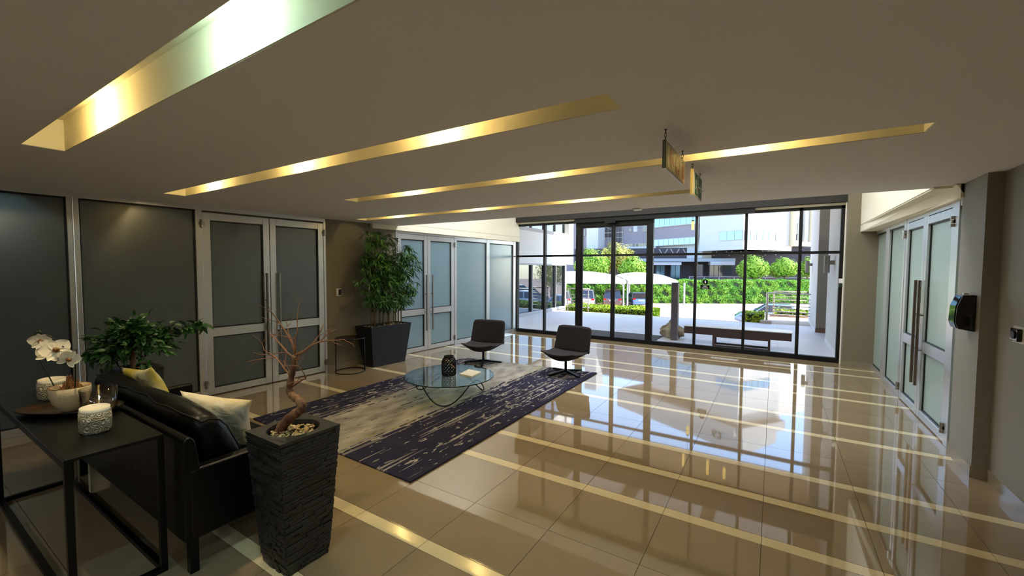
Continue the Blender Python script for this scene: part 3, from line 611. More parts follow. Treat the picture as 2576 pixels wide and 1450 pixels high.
def place_leaves(root, spots, lib, nsing, mt, kindname='foliage', smooth=True):
    """first nsing spots become single leaf objects, the rest one mesh of kind stuff"""
    ms = [q.mesh('leaf', mt, smooth) for q in lib]; o0 = org(root); V = []; F = []; n = 0
    for i, (p, d, roll, s_) in enumerate(spots):
        d = Vector(d).normalized(); R = d.to_track_quat('Y', 'Z').to_matrix() @ Matrix.Rotation(roll, 3, 'Y'); k = i % len(lib)
        if i < nsing:
            o = link('leaf', ms[k], root); o.location = Vector(p)-o0; o.rotation_euler = R.to_euler(); o.scale = (s_,)*3
        else:
            A = np.array(R)*s_; P = np.array(lib[k].v) @ A.T + np.array(Vector(p)-o0); V.append(P); F += [tuple(x+n for x in f) for f in lib[k].f]; n += len(P)
    if V:
        me = bpy.data.meshes.new(kindname); me.from_pydata(np.concatenate(V).tolist(), [], F); me.materials.append(mt)
        if smooth: me.polygons.foreach_set('use_smooth', [True]*len(me.polygons))
        o = link(kindname, me, root); o['kind'] = 'stuff'; 
rr = np.random.default_rng(5); tw = MB(); spots = []
for i in range(125):
    a = rr.uniform(0, 6.28); e = rr.uniform(-.75, 1.25); d = Vector((math.cos(a)*math.cos(e), math.sin(a)*math.cos(e), math.sin(e))); R_ = rr.uniform(.6, 1)
    tip = Vector((cx+.02, cy+.04, 1.0))+Vector((d.x*.30, d.y*.36, d.z*.29))*R_
    if i % 12 == 0: tip = Vector((cx+.08, cy+.55, 1.12+.04*rr.uniform(-1, 1)))
    if tip.z < .83: tip.z = .83+rr.uniform(0, .06)
    p0 = Vector((cx-.04, cy, .98)); P = smoothp([p0, (p0+tip)/2+Vector((0, 0, .04)), tip], 5); tw.tube(P, [.004-.0004*k for k in range(len(P))][:len(P)], 4)
    for k in range(9):
        q = P[int(rr.integers(4, len(P)))]+Vector(rr.uniform(-.025, .025, 3)); spots.append((q, d+Vector(rr.uniform(-.9, .9, 3)), rr.uniform(-.9, .9), rr.uniform(.75, 1.25)))
spots.sort(key=lambda s: -(Vector(s[0]).x*.6-Vector(s[0]).y))
tw.build('twigs', M['trunk'], t, kind='stuff')
place_leaves(t, spots, [leafmesh(.068, .034, .12, .25, 0), leafmesh(.078, .032, .15, .4, 0)], 260, M['fleaf'])
# ================================================================ BAMBOO
cx, cy = -6.0, 5.17
t = thing('potted_bamboo', 'tall leafy bamboo in a tapered navy-black rectangular planter', 'plant', (cx, cy, 0))
q = MB(); bo = [(-6.12, 4.83), (-5.875, 4.83), (-5.80, 5.50), (-6.06, 5.50)]; to = [(-6.245, 4.745), (-5.83, 4.755), (-5.77, 5.64), (-6.19, 5.63)]
ti = [(a+(cx-a)*.06, b+(cy-b)*.03) for a, b in to]
n = 4; vs = [(a, b, 0) for a, b in bo]+[(a, b, .72) for a, b in to]+[(a, b, .72) for a, b in ti]+[(a, b, .66) for a, b in ti]
q.add(vs, [(3, 2, 1, 0)]+[(k, (k+1) % n, n+(k+1) % n, n+k) for k in range(n)]+[(n+k, n+(k+1) % n, 2*n+(k+1) % n, 2*n+k) for k in range(n)]+[(2*n+k, 2*n+(k+1) % n, 3*n+(k+1) % n, 3*n+k) for k in range(n)]+[(3*n, 3*n+1, 3*n+2, 3*n+3)])
q.build('planter_box', M['navybox'], t, bevel=.006, seg=2)
pebbles(t, cx, cy+.01, .69, 130, rect=(.17, .40), s=(.012, .022))
rr = np.random.default_rng(9); spots = []; tw = MB()
for g, (gy, nn) in enumerate(((4.87, 6), (5.17, 5), (5.46, 6))):
    for i in range(nn):
        x0, y0 = cx+rr.uniform(-.10, .10), gy+rr.uniform(-.09, .09); hh = rr.uniform(1.9, 2.34)-(.1 if g == 2 else 0); lx, ly = rr.uniform(-.08, .1), rr.uniform(-.14, .14)
        P = [Vector((x0+lx*k*k/36, y0+ly*k*k/36, .68+(hh-.68)*k/6)) for k in range(7)]
        MB().tube(P, [.0095-.001*k for k in range(7)], 6).build('culm', M['culm'], t, smooth=True)
        for b_ in range(17):
            k = rr.uniform(.16, 1)**.9; base = P[0].lerp(P[-1], k); a = rr.uniform(-1.3, 1.3)+(0 if rr.random() < .75 else 3.14)
            dirn = Vector((abs(math.cos(a))*.7-.12, math.sin(a)*1.0, rr.uniform(-.05, .5))); L = rr.uniform(.16, .46)*(1-.35*k)*(1.15 if .25 < k < .8 else .85)
            tip = base+dirn*L; mid = base+dirn*L*.55+Vector((0, 0, .04))
            if tip.x < -6.22: tip.x = -6.20; mid.x = max(mid.x, -6.2)
            tip.z = min(tip.z, 2.44)
            tw.tube([base, mid, tip], [.0035, .0028, .0018], 4)
            for c_ in range(4):
                q_ = mid.lerp(tip, c_/3)+Vector(rr.uniform(-.03, .03, 3)); h0 = rr.uniform(0, 6.28)
                for l_ in range(4):
                    aa = h0+(l_-1.5)*.5; dv = Vector((math.cos(aa)*.5+.3, math.sin(aa)+dirn.y*.5, rr.uniform(-.75, .25)))
                    spots.append((q_, dv, rr.uniform(-.6, .6), rr.uniform(.7, 1.2)))
tw.build('twigs', M['culm'], t, kind='stuff')
spots = [s for s in spots if s[0].x > -6.2]; rr.shuffle(spots) if False else None
spots.sort(key=lambda s: -(s[0].x-.35*s[0].y))
place_leaves(t, spots, [leafmesh(.15, .021, .25, .25, 0), leafmesh(.125, .018, .2, .45, 0)], 280, M['bleaf'])
# ================================================================ SIDE TABLE
cx, cy = -6.0, 4.46
t = thing('side_table', 'round black metal side table beside the bamboo planter', 'table', (cx, cy, 0))
MB().lathe([(.232, 0), (.24, .004), (.24, .018), (.236, .022), (.001, .022)], (cx, cy, .555), 48).build('table_top', M['blacktop'], t, smooth=False)
ring = [(cx+.235*math.cos(2*math.pi*k/40), cy+.235*math.sin(2*math.pi*k/40), .008) for k in range(40)]; MB().tube(ring, .008, 6, True).build('floor_ring', M['black'], t, smooth=True)
for a in (-138, 38, 62): x, y = cx+.232*math.cos(math.radians(a)), cy+.232*math.sin(math.radians(a)); MB().tube([(x, y, .008), (x, y, .56)], .008, 6).build('leg', M['black'], t, smooth=True)
# ================================================================ COFFEE TABLE
cx, cy = -3.70, 4.31; GZ = .30
t = thing('coffee_table', 'round glass coffee table on looping black rod legs', 'table', (cx, cy, .016))
MB().lathe([(.601, -.005), (.604, -.001), (.604, .004), (.600, .008)], (cx, cy, GZ-.008), 72).build('glass_top', M['tglass'], t, smooth=False)
MB().lathe([(.602, -.005), (.606, -.001), (.606, .004), (.602, .0075)], (cx, cy, GZ-.008), 72, cap=False).build('glass_edge', mat('dark_green_glass_edge', '#0f2a26', .1), t, smooth=True)
P = []
for k in range(96):
    a = 2*math.pi*k/96; w_ = math.cos(3*(a-math.radians(2))); sh = w_
    th = a-.10*math.sin(3*(a-math.radians(2)))*0; rr_ = .455+.03*sh; P.append((cx+rr_*math.cos(th-math.radians(60)), cy+rr_*math.sin(th-math.radians(60)), .026+(GZ-.05)*(.5-.5*sh)+.0))
MB().tube(P, .0085, 8, True).build('rod_frame', M['black'], t, smooth=True)
# lantern on the glass
lx, ly = -3.69, 4.29
t = thing('lantern', 'black pierced metal lantern with a tan strap on the glass table', 'lantern', (lx, ly, GZ))
prof = [(.082, 0), (.092, .012), (.095, .05), (.095, .18), (.086, .215), (.062, .24)]
rim = MB(); 
for r_, z in ((.088, .006), (.095, .19), (.064, .245), (.064, .262)): rim.tube([(lx+r_*math.cos(2*math.pi*k/28), ly+r_*math.sin(2*math.pi*k/28), GZ+z) for k in range(28)], .0045, 6, True)
rim.lathe([(.086, 0), (.086, .01), (.001, .01)], (lx, ly, GZ), 28); rim.build('lantern_frame', M['black'], t, smooth=True)
lat = MB()
def prad(z):
    for (r0, z0), (r1, z1) in zip(prof, prof[1:]):
        if z <= z1: return r0+(r1-r0)*(z-z0)/(z1-z0)
    return .062
for sg in (1, -1):
    for k in range(14):
        lat.tube([(lx+prad(z)*math.cos(2*math.pi*k/14+sg*z*9), ly+prad(z)*math.sin(2*math.pi*k/14+sg*z*9), GZ+z) for z in np.linspace(.008, .24, 12)], .0062, 5)
lat.build('pierced_lattice', M['black'], t, smooth=True)
MB().lathe([(.062, .24), (.066, .25), (.062, .264), (.056, .264), (.056, .24)], (lx, ly, GZ), 28, cap=False).build('lantern_neck', M['black'], t, smooth=True)
MB().tube(smoothp([(lx+.02, ly-.07, GZ+.238), (lx+.075, ly-.055, GZ+.17), (lx+.115, ly-.02, GZ+.115)], 4), .007, 6).build('strap', M['tan'], t, smooth=True)
bk = MB(); bp = [(-3.575, 4.37), (-3.36, 4.365), (-3.40, 4.63), (-3.63, 4.64)]
bk.frustum([(x, y, GZ+.001) for x, y in bp], [(x, y, GZ+.012) for x, y in bp]); t = thing('booklet', 'cream covered booklet lying on the round glass table', 'book', (-3.48, 4.5, GZ)); bk.build('pages', M['book'], t)
bk = MB(); bk.frustum([(x*1.0005, y*1.0008, GZ+.012) for x, y in bp], [(x, y, GZ+.015) for x, y in bp]); bk.build('cover', M['book'], t)
# ================================================================ LOUNGE CHAIRS
def lounge(loc, face, starrot, label):
    t = thing('lounge_chair', label, 'chair', (0, 0, 0), 'swivel lounge chairs at the far end of the rug')
    s_ = MB()
    def top(a, b):
        u, v = a*2-1, b; x = u*.33*(1-.10*(1-v)**2); w_ = abs(u)
        y = -.30+.52*v; front = -.06*(1-v)**2*(w_**2)   # wings sweep
        return (x, y-.04*(1-w_**2)*(1-v), .335+.035*w_**2.2-.018*math.sin(math.pi*v)+.02*(1-v)**3)
    def bot(a, b):
        u, v = a*2-1, b; p = top(a, b); e = (1-abs(u)**3)*(1-abs(2*v-1)**4*.85); return (p[0]*(1-.0*v), p[1], p[2]-.016-.085*max(e, 0)*(1-.6*u*u))
    s_.grid(top, 20, 14); k = len(s_.f); s_.grid(bot, 20, 14); s_.f = s_.f[:k]+[tuple(reversed(f)) for f in s_.f[k:]]
    # rim
    w = 21; h = 15; edge = [i for i in range(w)]+[j*w+20 for j in range(1, h)]+[14*w+i for i in range(19, -1, -1)]+[j*w for j in range(13, 0, -1)]; N_ = w*h
    s_.f += [(edge[i], N_+edge[i], N_+edge[(i+1) % len(edge)], edge[(i+1) % len(edge)]) for i in range(len(edge))]
    s_.build('seat', M['fabric'], t, smooth=True)
    b_ = MB()
    def bk(sg):
        def fn(a, b):
            u, v = a*2-1, b; cr = 1-.10*max(0, abs(u)-.0)**8*max(0, v*2-1)**6
            x = u*(.335-.018*v)*(1-.05*(max(0, v-.85)/.15)**2); z = .335+.42*v*(1-.04*abs(u)**10)
            return (x, .215+.095*v-.05*u*u*(1-v*.3)+sg*.018, z)
        return fn
    b_.grid(bk(-1), 20, 12); k = len(b_.f); b_.grid(bk(1), 20, 12); b_.f = b_.f[:k]+[tuple(reversed(f)) for f in b_.f[k:]]
    w = 21; h = 13; edge = [i for i in range(w)]+[j*w+20 for j in range(1, h)]+[12*w+i for i in range(19, -1, -1)]+[j*w for j in range(11, 0, -1)]; N_ = w*h
    b_.f += [(edge[i], N_+edge[i], N_+edge[(i+1) % len(edge)], edge[(i+1) % len(edge)]) for i in range(len(edge))]
    b_.build('backrest', M['fabric'], t, smooth=True)
    MB().lathe([(.021, .05), (.021, .25), (.05, .262), (.05, .275)], (0, 0, 0), 16).build('column', M['black'], t, smooth=False)
    for k in range(4):
        a = math.radians(starrot+90*k); c_, s2 = math.cos(a), math.sin(a); m = MB()
        def Q(l, w_, z): return (l*c_-w_*s2, l*s2+w_*c_, z)
        m.add([Q(0, -.022, .030), Q(0, .022, .030), Q(.34, .017, .0), Q(.34, -.017, .0), Q(0, -.022, .062), Q(0, .022, .062), Q(.34, .017, .022), Q(.34, -.017, .022)], [(0, 1, 2, 3), (7, 6, 5, 4), (0, 4, 5, 1), (1, 5, 6, 2), (2, 6, 7, 3), (3, 7, 4, 0)]); m.build('base_arm', M['black'], t)
    t.location = loc; t.rotation_euler = (0, 0, face); return t
lounge((-4.47, 6.15, .017), math.radians(11), 20, 'dark brown swivel lounge chair closer to the frosted glass doors')
lounge((-2.88, 6.28, .017), math.radians(-7), 70, 'dark brown swivel lounge chair on the rug corner beside bare floor')
# ================================================================ SIGNS AND WALL FITTINGS
def text(body, loc, rot, size, m, parent=None, name='lettering', ext=.0006, align='CENTER'):
    c = bpy.data.curves.new(name, 'FONT'); c.body = body; c.size = size; c.extrude = ext; c.align_x = align; c.align_y = 'CENTER'; c.materials.append(m)
    o = bpy.data.objects.new(name, c); COL.objects.link(o); o.parent = parent; o.location = Vector(loc)-org(parent); o.rotation_euler = rot
    bpy.context.view_layer.update(); dg_ = bpy.context.evaluated_depsgraph_get(); me = bpy.data.meshes.new_from_object(o.evaluated_get(dg_)); o2 = link(name, me, parent); o2.location = o.location.copy(); o2.rotation_euler = rot; bpy.data.objects.remove(o); return o2
def chain(x, y, z0, z1, root):
    m = MB(); n = max(2, int((z1-z0)/.017)); dz = (z1-z0)/n
    for i in range(n):
        zc = z0+dz*(i+.5); P = [(x+(.006*math.cos(a) if i % 2 else 0), y+(0 if i % 2 else .006*math.cos(a)), zc+dz*.62*math.sin(a)) for a in [2*math.pi*k/10 for k in range(10)]]
        m.tube(P, .0016, 4, True)
    m.lathe([(.008, 0), (.008, .008)], (x, y, z1-.004), 8); m.build('chain', M['black'], root)
def sign(name, label, y0, y1, z0, z1, em, fm):
    t = thing(name, label, 'sign', (-.565, (y0+y1)/2, z0), None)
    B(-.561, -.541, y0, y1, z0, z1).build('sign_box', em, t, bevel=.002, seg=1); B(-.541, -.5395, y0+.006, y1-.006, z0+.006, z1-.006).build('sign_face', fm, t)
    MB().box(-.561, -.541, y0, y1, z0-.002, z0).build('bottom_strip', M['white'], t); return t
def flat(pts, m, root, name, x=-.5392, t_=.0006): return MB().prism(pts, 'x', x, x+t_).build(name, m, root)
t = sign('fire_equipment_sign', 'cream hanging sign with red arrow, hose reel and extinguisher symbols', 2.50, 3.09, 2.325, 2.485, M['signedge'], M['signface'])
for y in (2.53, 3.05): chain(-.551, y, 2.485, 2.55, t)
R_ = M['red']
flat([(2.62, 2.47), (2.655, 2.452), (2.625, 2.405), (2.66, 2.35), (2.635, 2.343), (2.585, 2.405)], R_, t, 'arrow_symbol')
flat([(2.63, 2.415), (2.70, 2.43), (2.73, 2.375), (2.65, 2.385)], mat('orange_print', '#c98a4c', .5), t, 'arrow_symbol')
def ringp(yc, zc, r0, r1, a0=0, a1=2*math.pi, n=28, sy=1, sz=1):
    out = []
    for k in range(n+1): a = a0+(a1-a0)*k/n; out.append((yc+r1*sy*math.cos(a), zc+r1*sz*math.sin(a)))
    for k in range(n, -1, -1): a = a0+(a1-a0)*k/n; out.append((yc+r0*sy*math.cos(a), zc+r0*sz*math.sin(a)))
    return out
for r_ in (.016, .030, .044): flat(ringp(2.83, 2.385, r_, r_+.007, math.radians(170), math.radians(370), 24, 1.3), R_, t, 'hose_reel_symbol')
flat(ringp(2.83, 2.40, .066, .070, math.radians(0), math.radians(180), 24, 1.0), R_, t, 'hose_reel_symbol')
flat([(2.985, 2.35), (3.035, 2.35), (3.035, 2.43), (3.018, 2.452), (3.002, 2.452), (2.985, 2.43)], R_, t, 'extinguisher_symbol'); flat([(2.975, 2.452), (3.03, 2.458), (3.03, 2.466), (2.975, 2.462)], M['black'], t, 'extinguisher_symbol')
for a in ((2.535, 2.336, 3.062, 2.339), (2.535, 2.471, 3.062, 2.474), (2.535, 2.336, 2.538, 2.474), (3.059, 2.336, 3.062, 2.474)): flat([(a[0], a[1]), (a[2], a[1]), (a[2], a[3]), (a[0], a[3])], M['signedge'], t, 'border_line')
t = sign('exit_sign', 'green hanging exit sign with white running man and arrow', 3.43, 3.875, 2.315, 2.51, M['signface'], M['white'])
for y in (3.46, 3.84): chain(-.551, y, 2.51, 2.55, t)
G = M['green']; Wp = M['white']
flat([(3.52, 2.33), (3.665, 2.33), (3.665, 2.495), (3.52, 2.495)], G, t, 'green_panel'); flat([(3.69, 2.33), (3.865, 2.33), (3.865, 2.495), (3.69, 2.495)], G, t, 'green_panel')
x_ = -.5384
flat(ringp(3.615, 2.473, 0.0001, .012, sy=1), Wp, t, 'running_man', x_)
for p in ([(3.59, 2.455), (3.615, 2.46), (3.60, 2.41), (3.575, 2.412)], [(3.575, 2.412), (3.60, 2.41), (3.63, 2.385), (3.615, 2.345), (3.60, 2.348), (3.608, 2.38)], [(3.575, 2.412), (3.59, 2.405), (3.565, 2.375), (3.53, 2.37), (3.532, 2.382), (3.557, 2.387)], [(3.61, 2.455), (3.65, 2.43), (3.644, 2.42), (3.605, 2.44)], [(3.592, 2.455), (3.55, 2.445), (3.54, 2.415), (3.55, 2.413), (3.56, 2.435), (3.592, 2.44)]): flat(p, Wp, t, 'running_man', x_)
flat([(3.71, 2.405), (3.80, 2.405), (3.80, 2.42), (3.71, 2.42)], Wp, t, 'arrow_symbol', x_); flat([(3.79, 2.375), (3.845, 2.4125), (3.79, 2.45), (3.79, 2.435), (3.822, 2.4125), (3.79, 2.39)], Wp, t, 'arrow_symbol', x_)
# sensor by the ceiling edge
t = MB().box(-1.62, -1.52, 5.57, 5.69, CZ-.02, CZ-.001); tag(t.build('motion_sensor', M['white'], bevel=.004), 'tiny white motion sensor on the ceiling edge before the window wall', 'sensor')
# access reader on the taupe wall
t = thing('card_reader', 'white framed black card reader on the taupe wall by the bamboo', 'card reader', LW(1.95, .01, 1.325))
MB(LW).box(1.905, 1.995, .0, .016, 1.26, 1.39).build('reader_plate', M['white'], t, bevel=.003); MB(LW).box(1.945, 1.988, .016, .026, 1.275, 1.375).build('reader_body', M['blackgloss'], t, bevel=.003)
# dispenser on right wall
t = thing('sanitiser_dispenser', 'black glossy soap dispenser on the grey wall beside the glass doors', 'dispenser', (1.42, 5.17, 1.22))
MB().prism([(1.458, 1.225), (1.355, 1.245), (1.338, 1.30), (1.345, 1.44), (1.375, 1.535), (1.458, 1.54)], 'y', 5.075, 5.255).build('dispenser_case', M['blackgloss'], t, bevel=.006, seg=3)
MB().prism([(1.354, 1.25), (1.337, 1.30), (1.344, 1.44), (1.371, 1.52), (1.368, 1.522), (1.340, 1.441), (1.333, 1.30), (1.350, 1.25)], 'y', 5.10, 5.235).build('front_window', mat('mirror_black_plastic', '#2a2c2e', .04, metal=.7), t); B(1.40, 1.43, 5.15, 5.18, 1.54, 1.552).build('lock_button', M['white'], t)
t = thing('door_release', 'black round door release on a white plate at the grey wall edge', 'switch', (1.55, 4.62, 1.27))
B(1.552, 1.56, 4.53, 4.70, 1.21, 1.335).build('wall_plate', M['white'], t, bevel=.002); B(1.525, 1.552, 4.555, 4.665, 1.225, 1.32).build('release_box', M['blackgloss'], t, bevel=.006)
MB().prism([(4.61+.03*math.cos(2*math.pi*k/20), 1.272+.03*math.sin(2*math.pi*k/20)) for k in range(20)], 'x', 1.517, 1.525).build('release_button', M['black'], t)
t = thing('break_glass_unit', 'white and dark green break-glass unit on the window end post', 'switch', (1.05, 9.78, 1.5))
B(1.02, 1.09, 9.755, 9.80, 1.50, 1.585).build('unit_box', M['white'], t, bevel=.004); B(1.02, 1.09, 9.76, 9.80, 1.42, 1.495).build('unit_base', mat('dark_green_plastic', '#0d2b22', .4), t, bevel=.004)
t = thing('glass_sticker', 'black keep clear sticker with round symbol stuck on the window glass', 'sticker', (-1.25, 9.84, 1.4))
MB().prism([(-1.25+.055*math.cos(2*math.pi*k/24), 1.475+.055*math.sin(2*math.pi*k/24)) for k in range(24)], 'y', 9.842, 9.844).build('round_symbol', M['black'], t)
B(-1.345, -1.165, 9.842, 9.844, 1.315, 1.405).build('text_panel', M['black'], t); B(-1.26, -1.24, 9.8405, 9.842, 1.445, 1.505).build('symbol_mark', M['white'], t)
for z, s_ in ((1.378, 'KEEP'), (1.34, 'CLEAR')): text(s_, (-1.255, 9.8412, z), (math.pi/2, 0, 0), .042, M['white'], t)
# ================================================================ PORCH
p = setting('floor_porch')
B(-13, 1.4, 9.96, 15.70, -2.1, -.02).build('porch_slab', M['concrete'], p)
k = 0
for yy in np.arange(9.96, 15.69, .957):
    for xx in np.arange(-7.75, 1.1, .983): B(xx+.002, min(xx+.981, 1.4), yy+.002, yy+.955, -.03, 0).build('paving_slab', M['porch'], p)
B(-13, 1.4, 15.70, 15.85, -2.1, .0).build('porch_edge', M['concrete'], p)
B(-.35, 1.1, 15.85, 19.3, -2.1, -.005).build('landing', M['concrete'], p); B(-.1, 1.1, 18.35, 18.55, -.005, .07).build('kerb', M['road'], p)
t = thing('entrance_mat', 'dark slatted entrance mat outside the sliding glass door', 'mat', (-4.2, 10.6, 0))
for i in range(19): B(-4.45, -2.39, 10.04+.0625*i, 10.085+.0625*i, .0, .014).build('slat', M['slatmat'], t)
c = setting('ceiling_canopy'); B(-9, 1.1, 10.0, 15.7, 4.8, 5.1).build('canopy_soffit', mat('tan_soffit', '#c3ab88', .8), c); B(-9, 1.1, 15.7, 15.78, 4.7, 5.4).build('canopy_fascia', M['render'], c)
for i, (x, y, z0, z1) in enumerate(((-2.32, 14.2, 4.24, 4.65), (-1.6, 14.2, 4.27, 4.73), (-1.13, 14.2, 4.39, 4.74), (-2.02, 13.0, 2.88, 3.12))):
    t = thing('pendant_lamp', ('lit tube pendant hanging low from the porch canopy, seen through the glass' if i == 3 else 'lit tube pendant high under the porch canopy, %s' % ('farthest from the porch wall', 'middle of the three', 'beside the porch wall')[i]), 'lamp', (x, y, z0), 'pendants under the porch canopy')
    MB().lathe([(.035, 0), (.038, .01), (.038, z1-z0-.01), (.03, z1-z0)], (x, y, z0), 14).build('lamp_tube', M['pendant'], t); MB().lathe([(.039, z1-z0), (.039, z1-z0+.03)], (x, y, z0), 12).build('lamp_cap', M['black'], t)
    MB().tube([(x, y, z1), (x, y, 4.81)], .005, 5).build('cord', M['black'], t)
# porch side walls
w = setting('wall_porch_right')
B(1.1, 1.5, 10.0, 12.64, 0, 12).build('wall_section', M['offrender'], w); B(1.02, 1.5, 14.36, 17.3, 0, 12).build('wall_section', M['offrender'], w)
B(1.03, 1.9, 14.33, 14.36, 0, 12).build('pier_face', M['taupeout'], w); B(1.85, 9, 9.9, 17.3, 0, 13.5).build('shading_mass', M['offrender'], w)  # unseen bulk behind the wall, added tall enough to shade the porch
MB().box(1.02, 1.5, 14.31, 14.33, 0, .13).build('skirting', mat('brown_stone_skirting', '#6b5144', .6), w); MB().box(1.09, 1.1, 10, 12.64, 0, .1).box(1.01, 1.02, 14.36, 17.3, 0, .1).build('skirting', M['porch'], w)
for i, (y, lb) in enumerate(((11.4, 'grey cylinder wall light on the white porch wall close to the window'), (16.3, 'grey cylinder wall light on the far porch wall by the green tree'))):
    xw = 1.1 if i == 0 else 1.02; t = thing('wall_light', lb, 'lamp', (xw, y, 1.85), 'porch wall lights')
    MB().lathe([(.055, 0), (.055, .38)], (xw-.13, y, 1.68+(.0 if i == 0 else -.03)), 18).build('light_body', mat('grey_fitting', '#8d8680', .5), t); B(xw-.09, xw, y-.05, y+.05, 1.86, 1.95).build('bracket', M['taupeout'], t)
# wing on the left of the porch
wl = setting('wall_porch_left'); XW = -7.67
MB().box(-13, XW, 10.0, 12.5, -2, 9).box(-13, XW, 12.5, 16.9, 1.92, 3.13).box(-13, XW, 12.5, 16.9, -2, .10).box(-13, XW-.12, 12.5, 16.9, 3.13, 3.2).box(-13, XW-.1, 12.5, 16.9, 4.6, 9).box(-13, XW-.3, 16.6, 16.9, -2, 4.6).build('wing_wall', M['render'], wl)
MB().box(-13, XW, 16.9, 17.4, 1.92, 9).box(-13, XW-.25, 17.2, 17.5, 3.2, 9).build('wing_end', M['render'], wl)
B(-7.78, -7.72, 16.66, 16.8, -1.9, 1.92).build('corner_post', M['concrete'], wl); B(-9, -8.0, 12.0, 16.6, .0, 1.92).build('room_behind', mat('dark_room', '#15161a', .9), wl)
r = setting('window_5')
for y0, y1 in ((12.55, 13.58), (13.66, 14.61), (14.69, 15.56), (15.64, 16.46)):
    B(XW-.07, XW-.06, y0, y1, .12, 1.87).build('glass_pane', mat('mirror_window_glass', '#6a747e', .02, metal=.9) if y0 < 13 else bpy.data.materials['mirror_window_glass'], r)
    B(XW-.07, XW-.06, y0, y1, 3.26, 4.6).build('glass_pane', bpy.data.materials['mirror_window_glass'], r)
for y in (12.5, 13.58, 14.61, 15.56, 16.46): B(XW-.08, XW-.01, y, y+.07, .1, 1.92).build('mullion', M['gasket'], r); B(XW-.08, XW-.01, y, y+.07, 3.2, 4.6).build('mullion', M['gasket'], r); B(XW-.02, XW+.015, y+.07, y+.10, .1, 1.92).build('trim_bead', M['bmid'], r)
B(XW-.08, XW+.02, 12.5, 16.56, 1.87, 1.93).build('head', M['bmid'], r); B(XW-.08, XW+.02, 12.5, 16.6, 3.13, 3.25).build('ledge', M['bmid'], r); B(XW-.08, XW+.03, 12.5, 16.6, .02, .12).build('window_sill', M['bmid'], r)
# pylon, sack, bench, rails
t = thing('steel_bollard', 'square brown metal pylon standing just outside the window', 'bollard', (-2.03, 10.8, 0))
B(-2.115, -1.965, 10.72, 10.90, 0, 1.40).build('post', mat('mauve_brown_metal', '#645a60', .4, metal=.3), t, bevel=.004); B(-2.125, -1.955, 10.71, 10.91, 1.40, 1.412).build('cap', M['bronze'], t)
bm = bmesh.new(); bmesh.ops.create_icosphere(bm, subdivisions=4, radius=1)
for v in bm.verts:
    c = v.co; z = c.z; r_ = 1+.16*math.sin(5*c.x+2)+.12*math.sin(7*c.y+6*c.z)+.05*math.sin(15*c.x+9*c.z)
    tp = 1-.62*max(0, z)**.8; v.co = Vector((c.x*.30*r_*tp*(1+.15*max(0, -z)), c.y*.24*r_*tp, max(-.2, z*.24*r_)+.2))
me = bpy.data.meshes.new('sack'); bm.to_mesh(me); bm.free(); me.materials.append(mat('beige_sackcloth', '#cdbd9f', .9, vary=('#8d8068', 5), bump=(14, 1, None, .03))); me.polygons.foreach_set('use_smooth', [True]*len(me.polygons))
tag(link('sandbag', me, None, (-2.17, 11.15, 0)), 'lumpy beige sack slumped behind the square metal pylon', 'sack')
t = thing('bench', 'long dark plum bench with pale top outside the window', 'bench', (-.6, 10.6, 0))
B(-1.75, .35, 10.4, 10.82, .25, .415).build('bench_body', M['plum'], t); B(-1.76, .36, 10.39, 10.83, .415, .432).build('bench_top', M['benchtop'], t)
for y in (10.41, 10.77):
    for x in (-1.145, -.07): B(x, x+.045, y, y+.04, 0, .25).build('leg', M['plum'], t)
    B(-1.1, -.07, y, y+.04, 0, .035).build('floor_rail', M['plum'], t); B(-1.1, -.07, y, y+.04, .21, .25).build('top_rail', M['plum'], t)
def railing(name, label, pts, zt, zs, posts, zb=0, r_=.02):
    t = thing(name, label, 'railing', (pts[0][0], pts[0][1], zb))
    MB().tube([(x, y, zt) for x, y in pts], .024, 8).build('handrail', M['inox'], t, smooth=True)
    for z in zs: MB().tube([(x, y, z) for x, y in pts], .013, 6).build('rail_bar', M['inox'], t, smooth=True)
    for x, y in posts: MB().tube([(x, y, zb), (x, y, zt)], r_, 8).build('post', M['inox'], t)
railing('porch_railing', 'stainless railing at the porch edge in front of the white car', [(-7.3, 15.95), (-6.3, 15.95)], .92, (.68, .55, .42, .29, .16), [(-7.25, 15.95), (-6.35, 15.95)])
railing('landing_railing', 'stainless railing with brown post beside the lime hedge, nearer one', [(-.17, 16.5), (1.02, 16.5)], .95, (.77, .64, .53, .44, .33, .23), [(-.17, 16.5)], 0, .035)
railing('landing_railing', 'second stainless railing farther out behind the brown-post railing', [(0.02, 18.4), (1.02, 18.4)], .93, (.75, .62, .5, .4, .3, .2), [(0.02, 18.4)], 0, .025)
B(-.34, -.02, 15.72, 15.95, 0, .09).build('kerb_block', M['concrete'], p)
# ================================================================ SITE BEYOND (v = distance along the view, u = sideways)
AF = Vector((math.sin(yaw), math.cos(yaw), 0)); AR = Vector((math.cos(yaw), -math.sin(yaw), 0)); GZ0 = -2.1
def site(u, v, z=0.0): q = AR*u+AF*v; return (q.x, q.y, z)
def up(px, d): return (px-1288)/FPX*d
def zat(py, px, d): return EYE-(py-(675.1+.0047*(px-1288)))*d/FPX
g = setting('ground_outside')
MB(site).box(-120, 120, 16, 130, GZ0-.3, GZ0).build('ground_paving', M['road'], g)
MB(site).box(-30, 40, 44.0, 44.35, GZ0, GZ0+.12).build('kerb', M['concrete'], g)
for a, b_ in ((up(1775, 44), up(1797, 36)), (up(1850, 44), up(1885, 36)), (up(1700, 44), up(1700, 37))): MB().frustum([site(a, 43.8, GZ0+.002), site(a+.14, 43.8, GZ0+.002), site(b_+.14, 38.5, GZ0+.002), site(b_, 38.5, GZ0+.002)], [site(a, 43.8, GZ0+.012), site(a+.14, 43.8, GZ0+.012), site(b_+.14, 38.5, GZ0+.012), site(b_, 38.5, GZ0+.012)]).build('parking_line', M['whitepaint'], g)
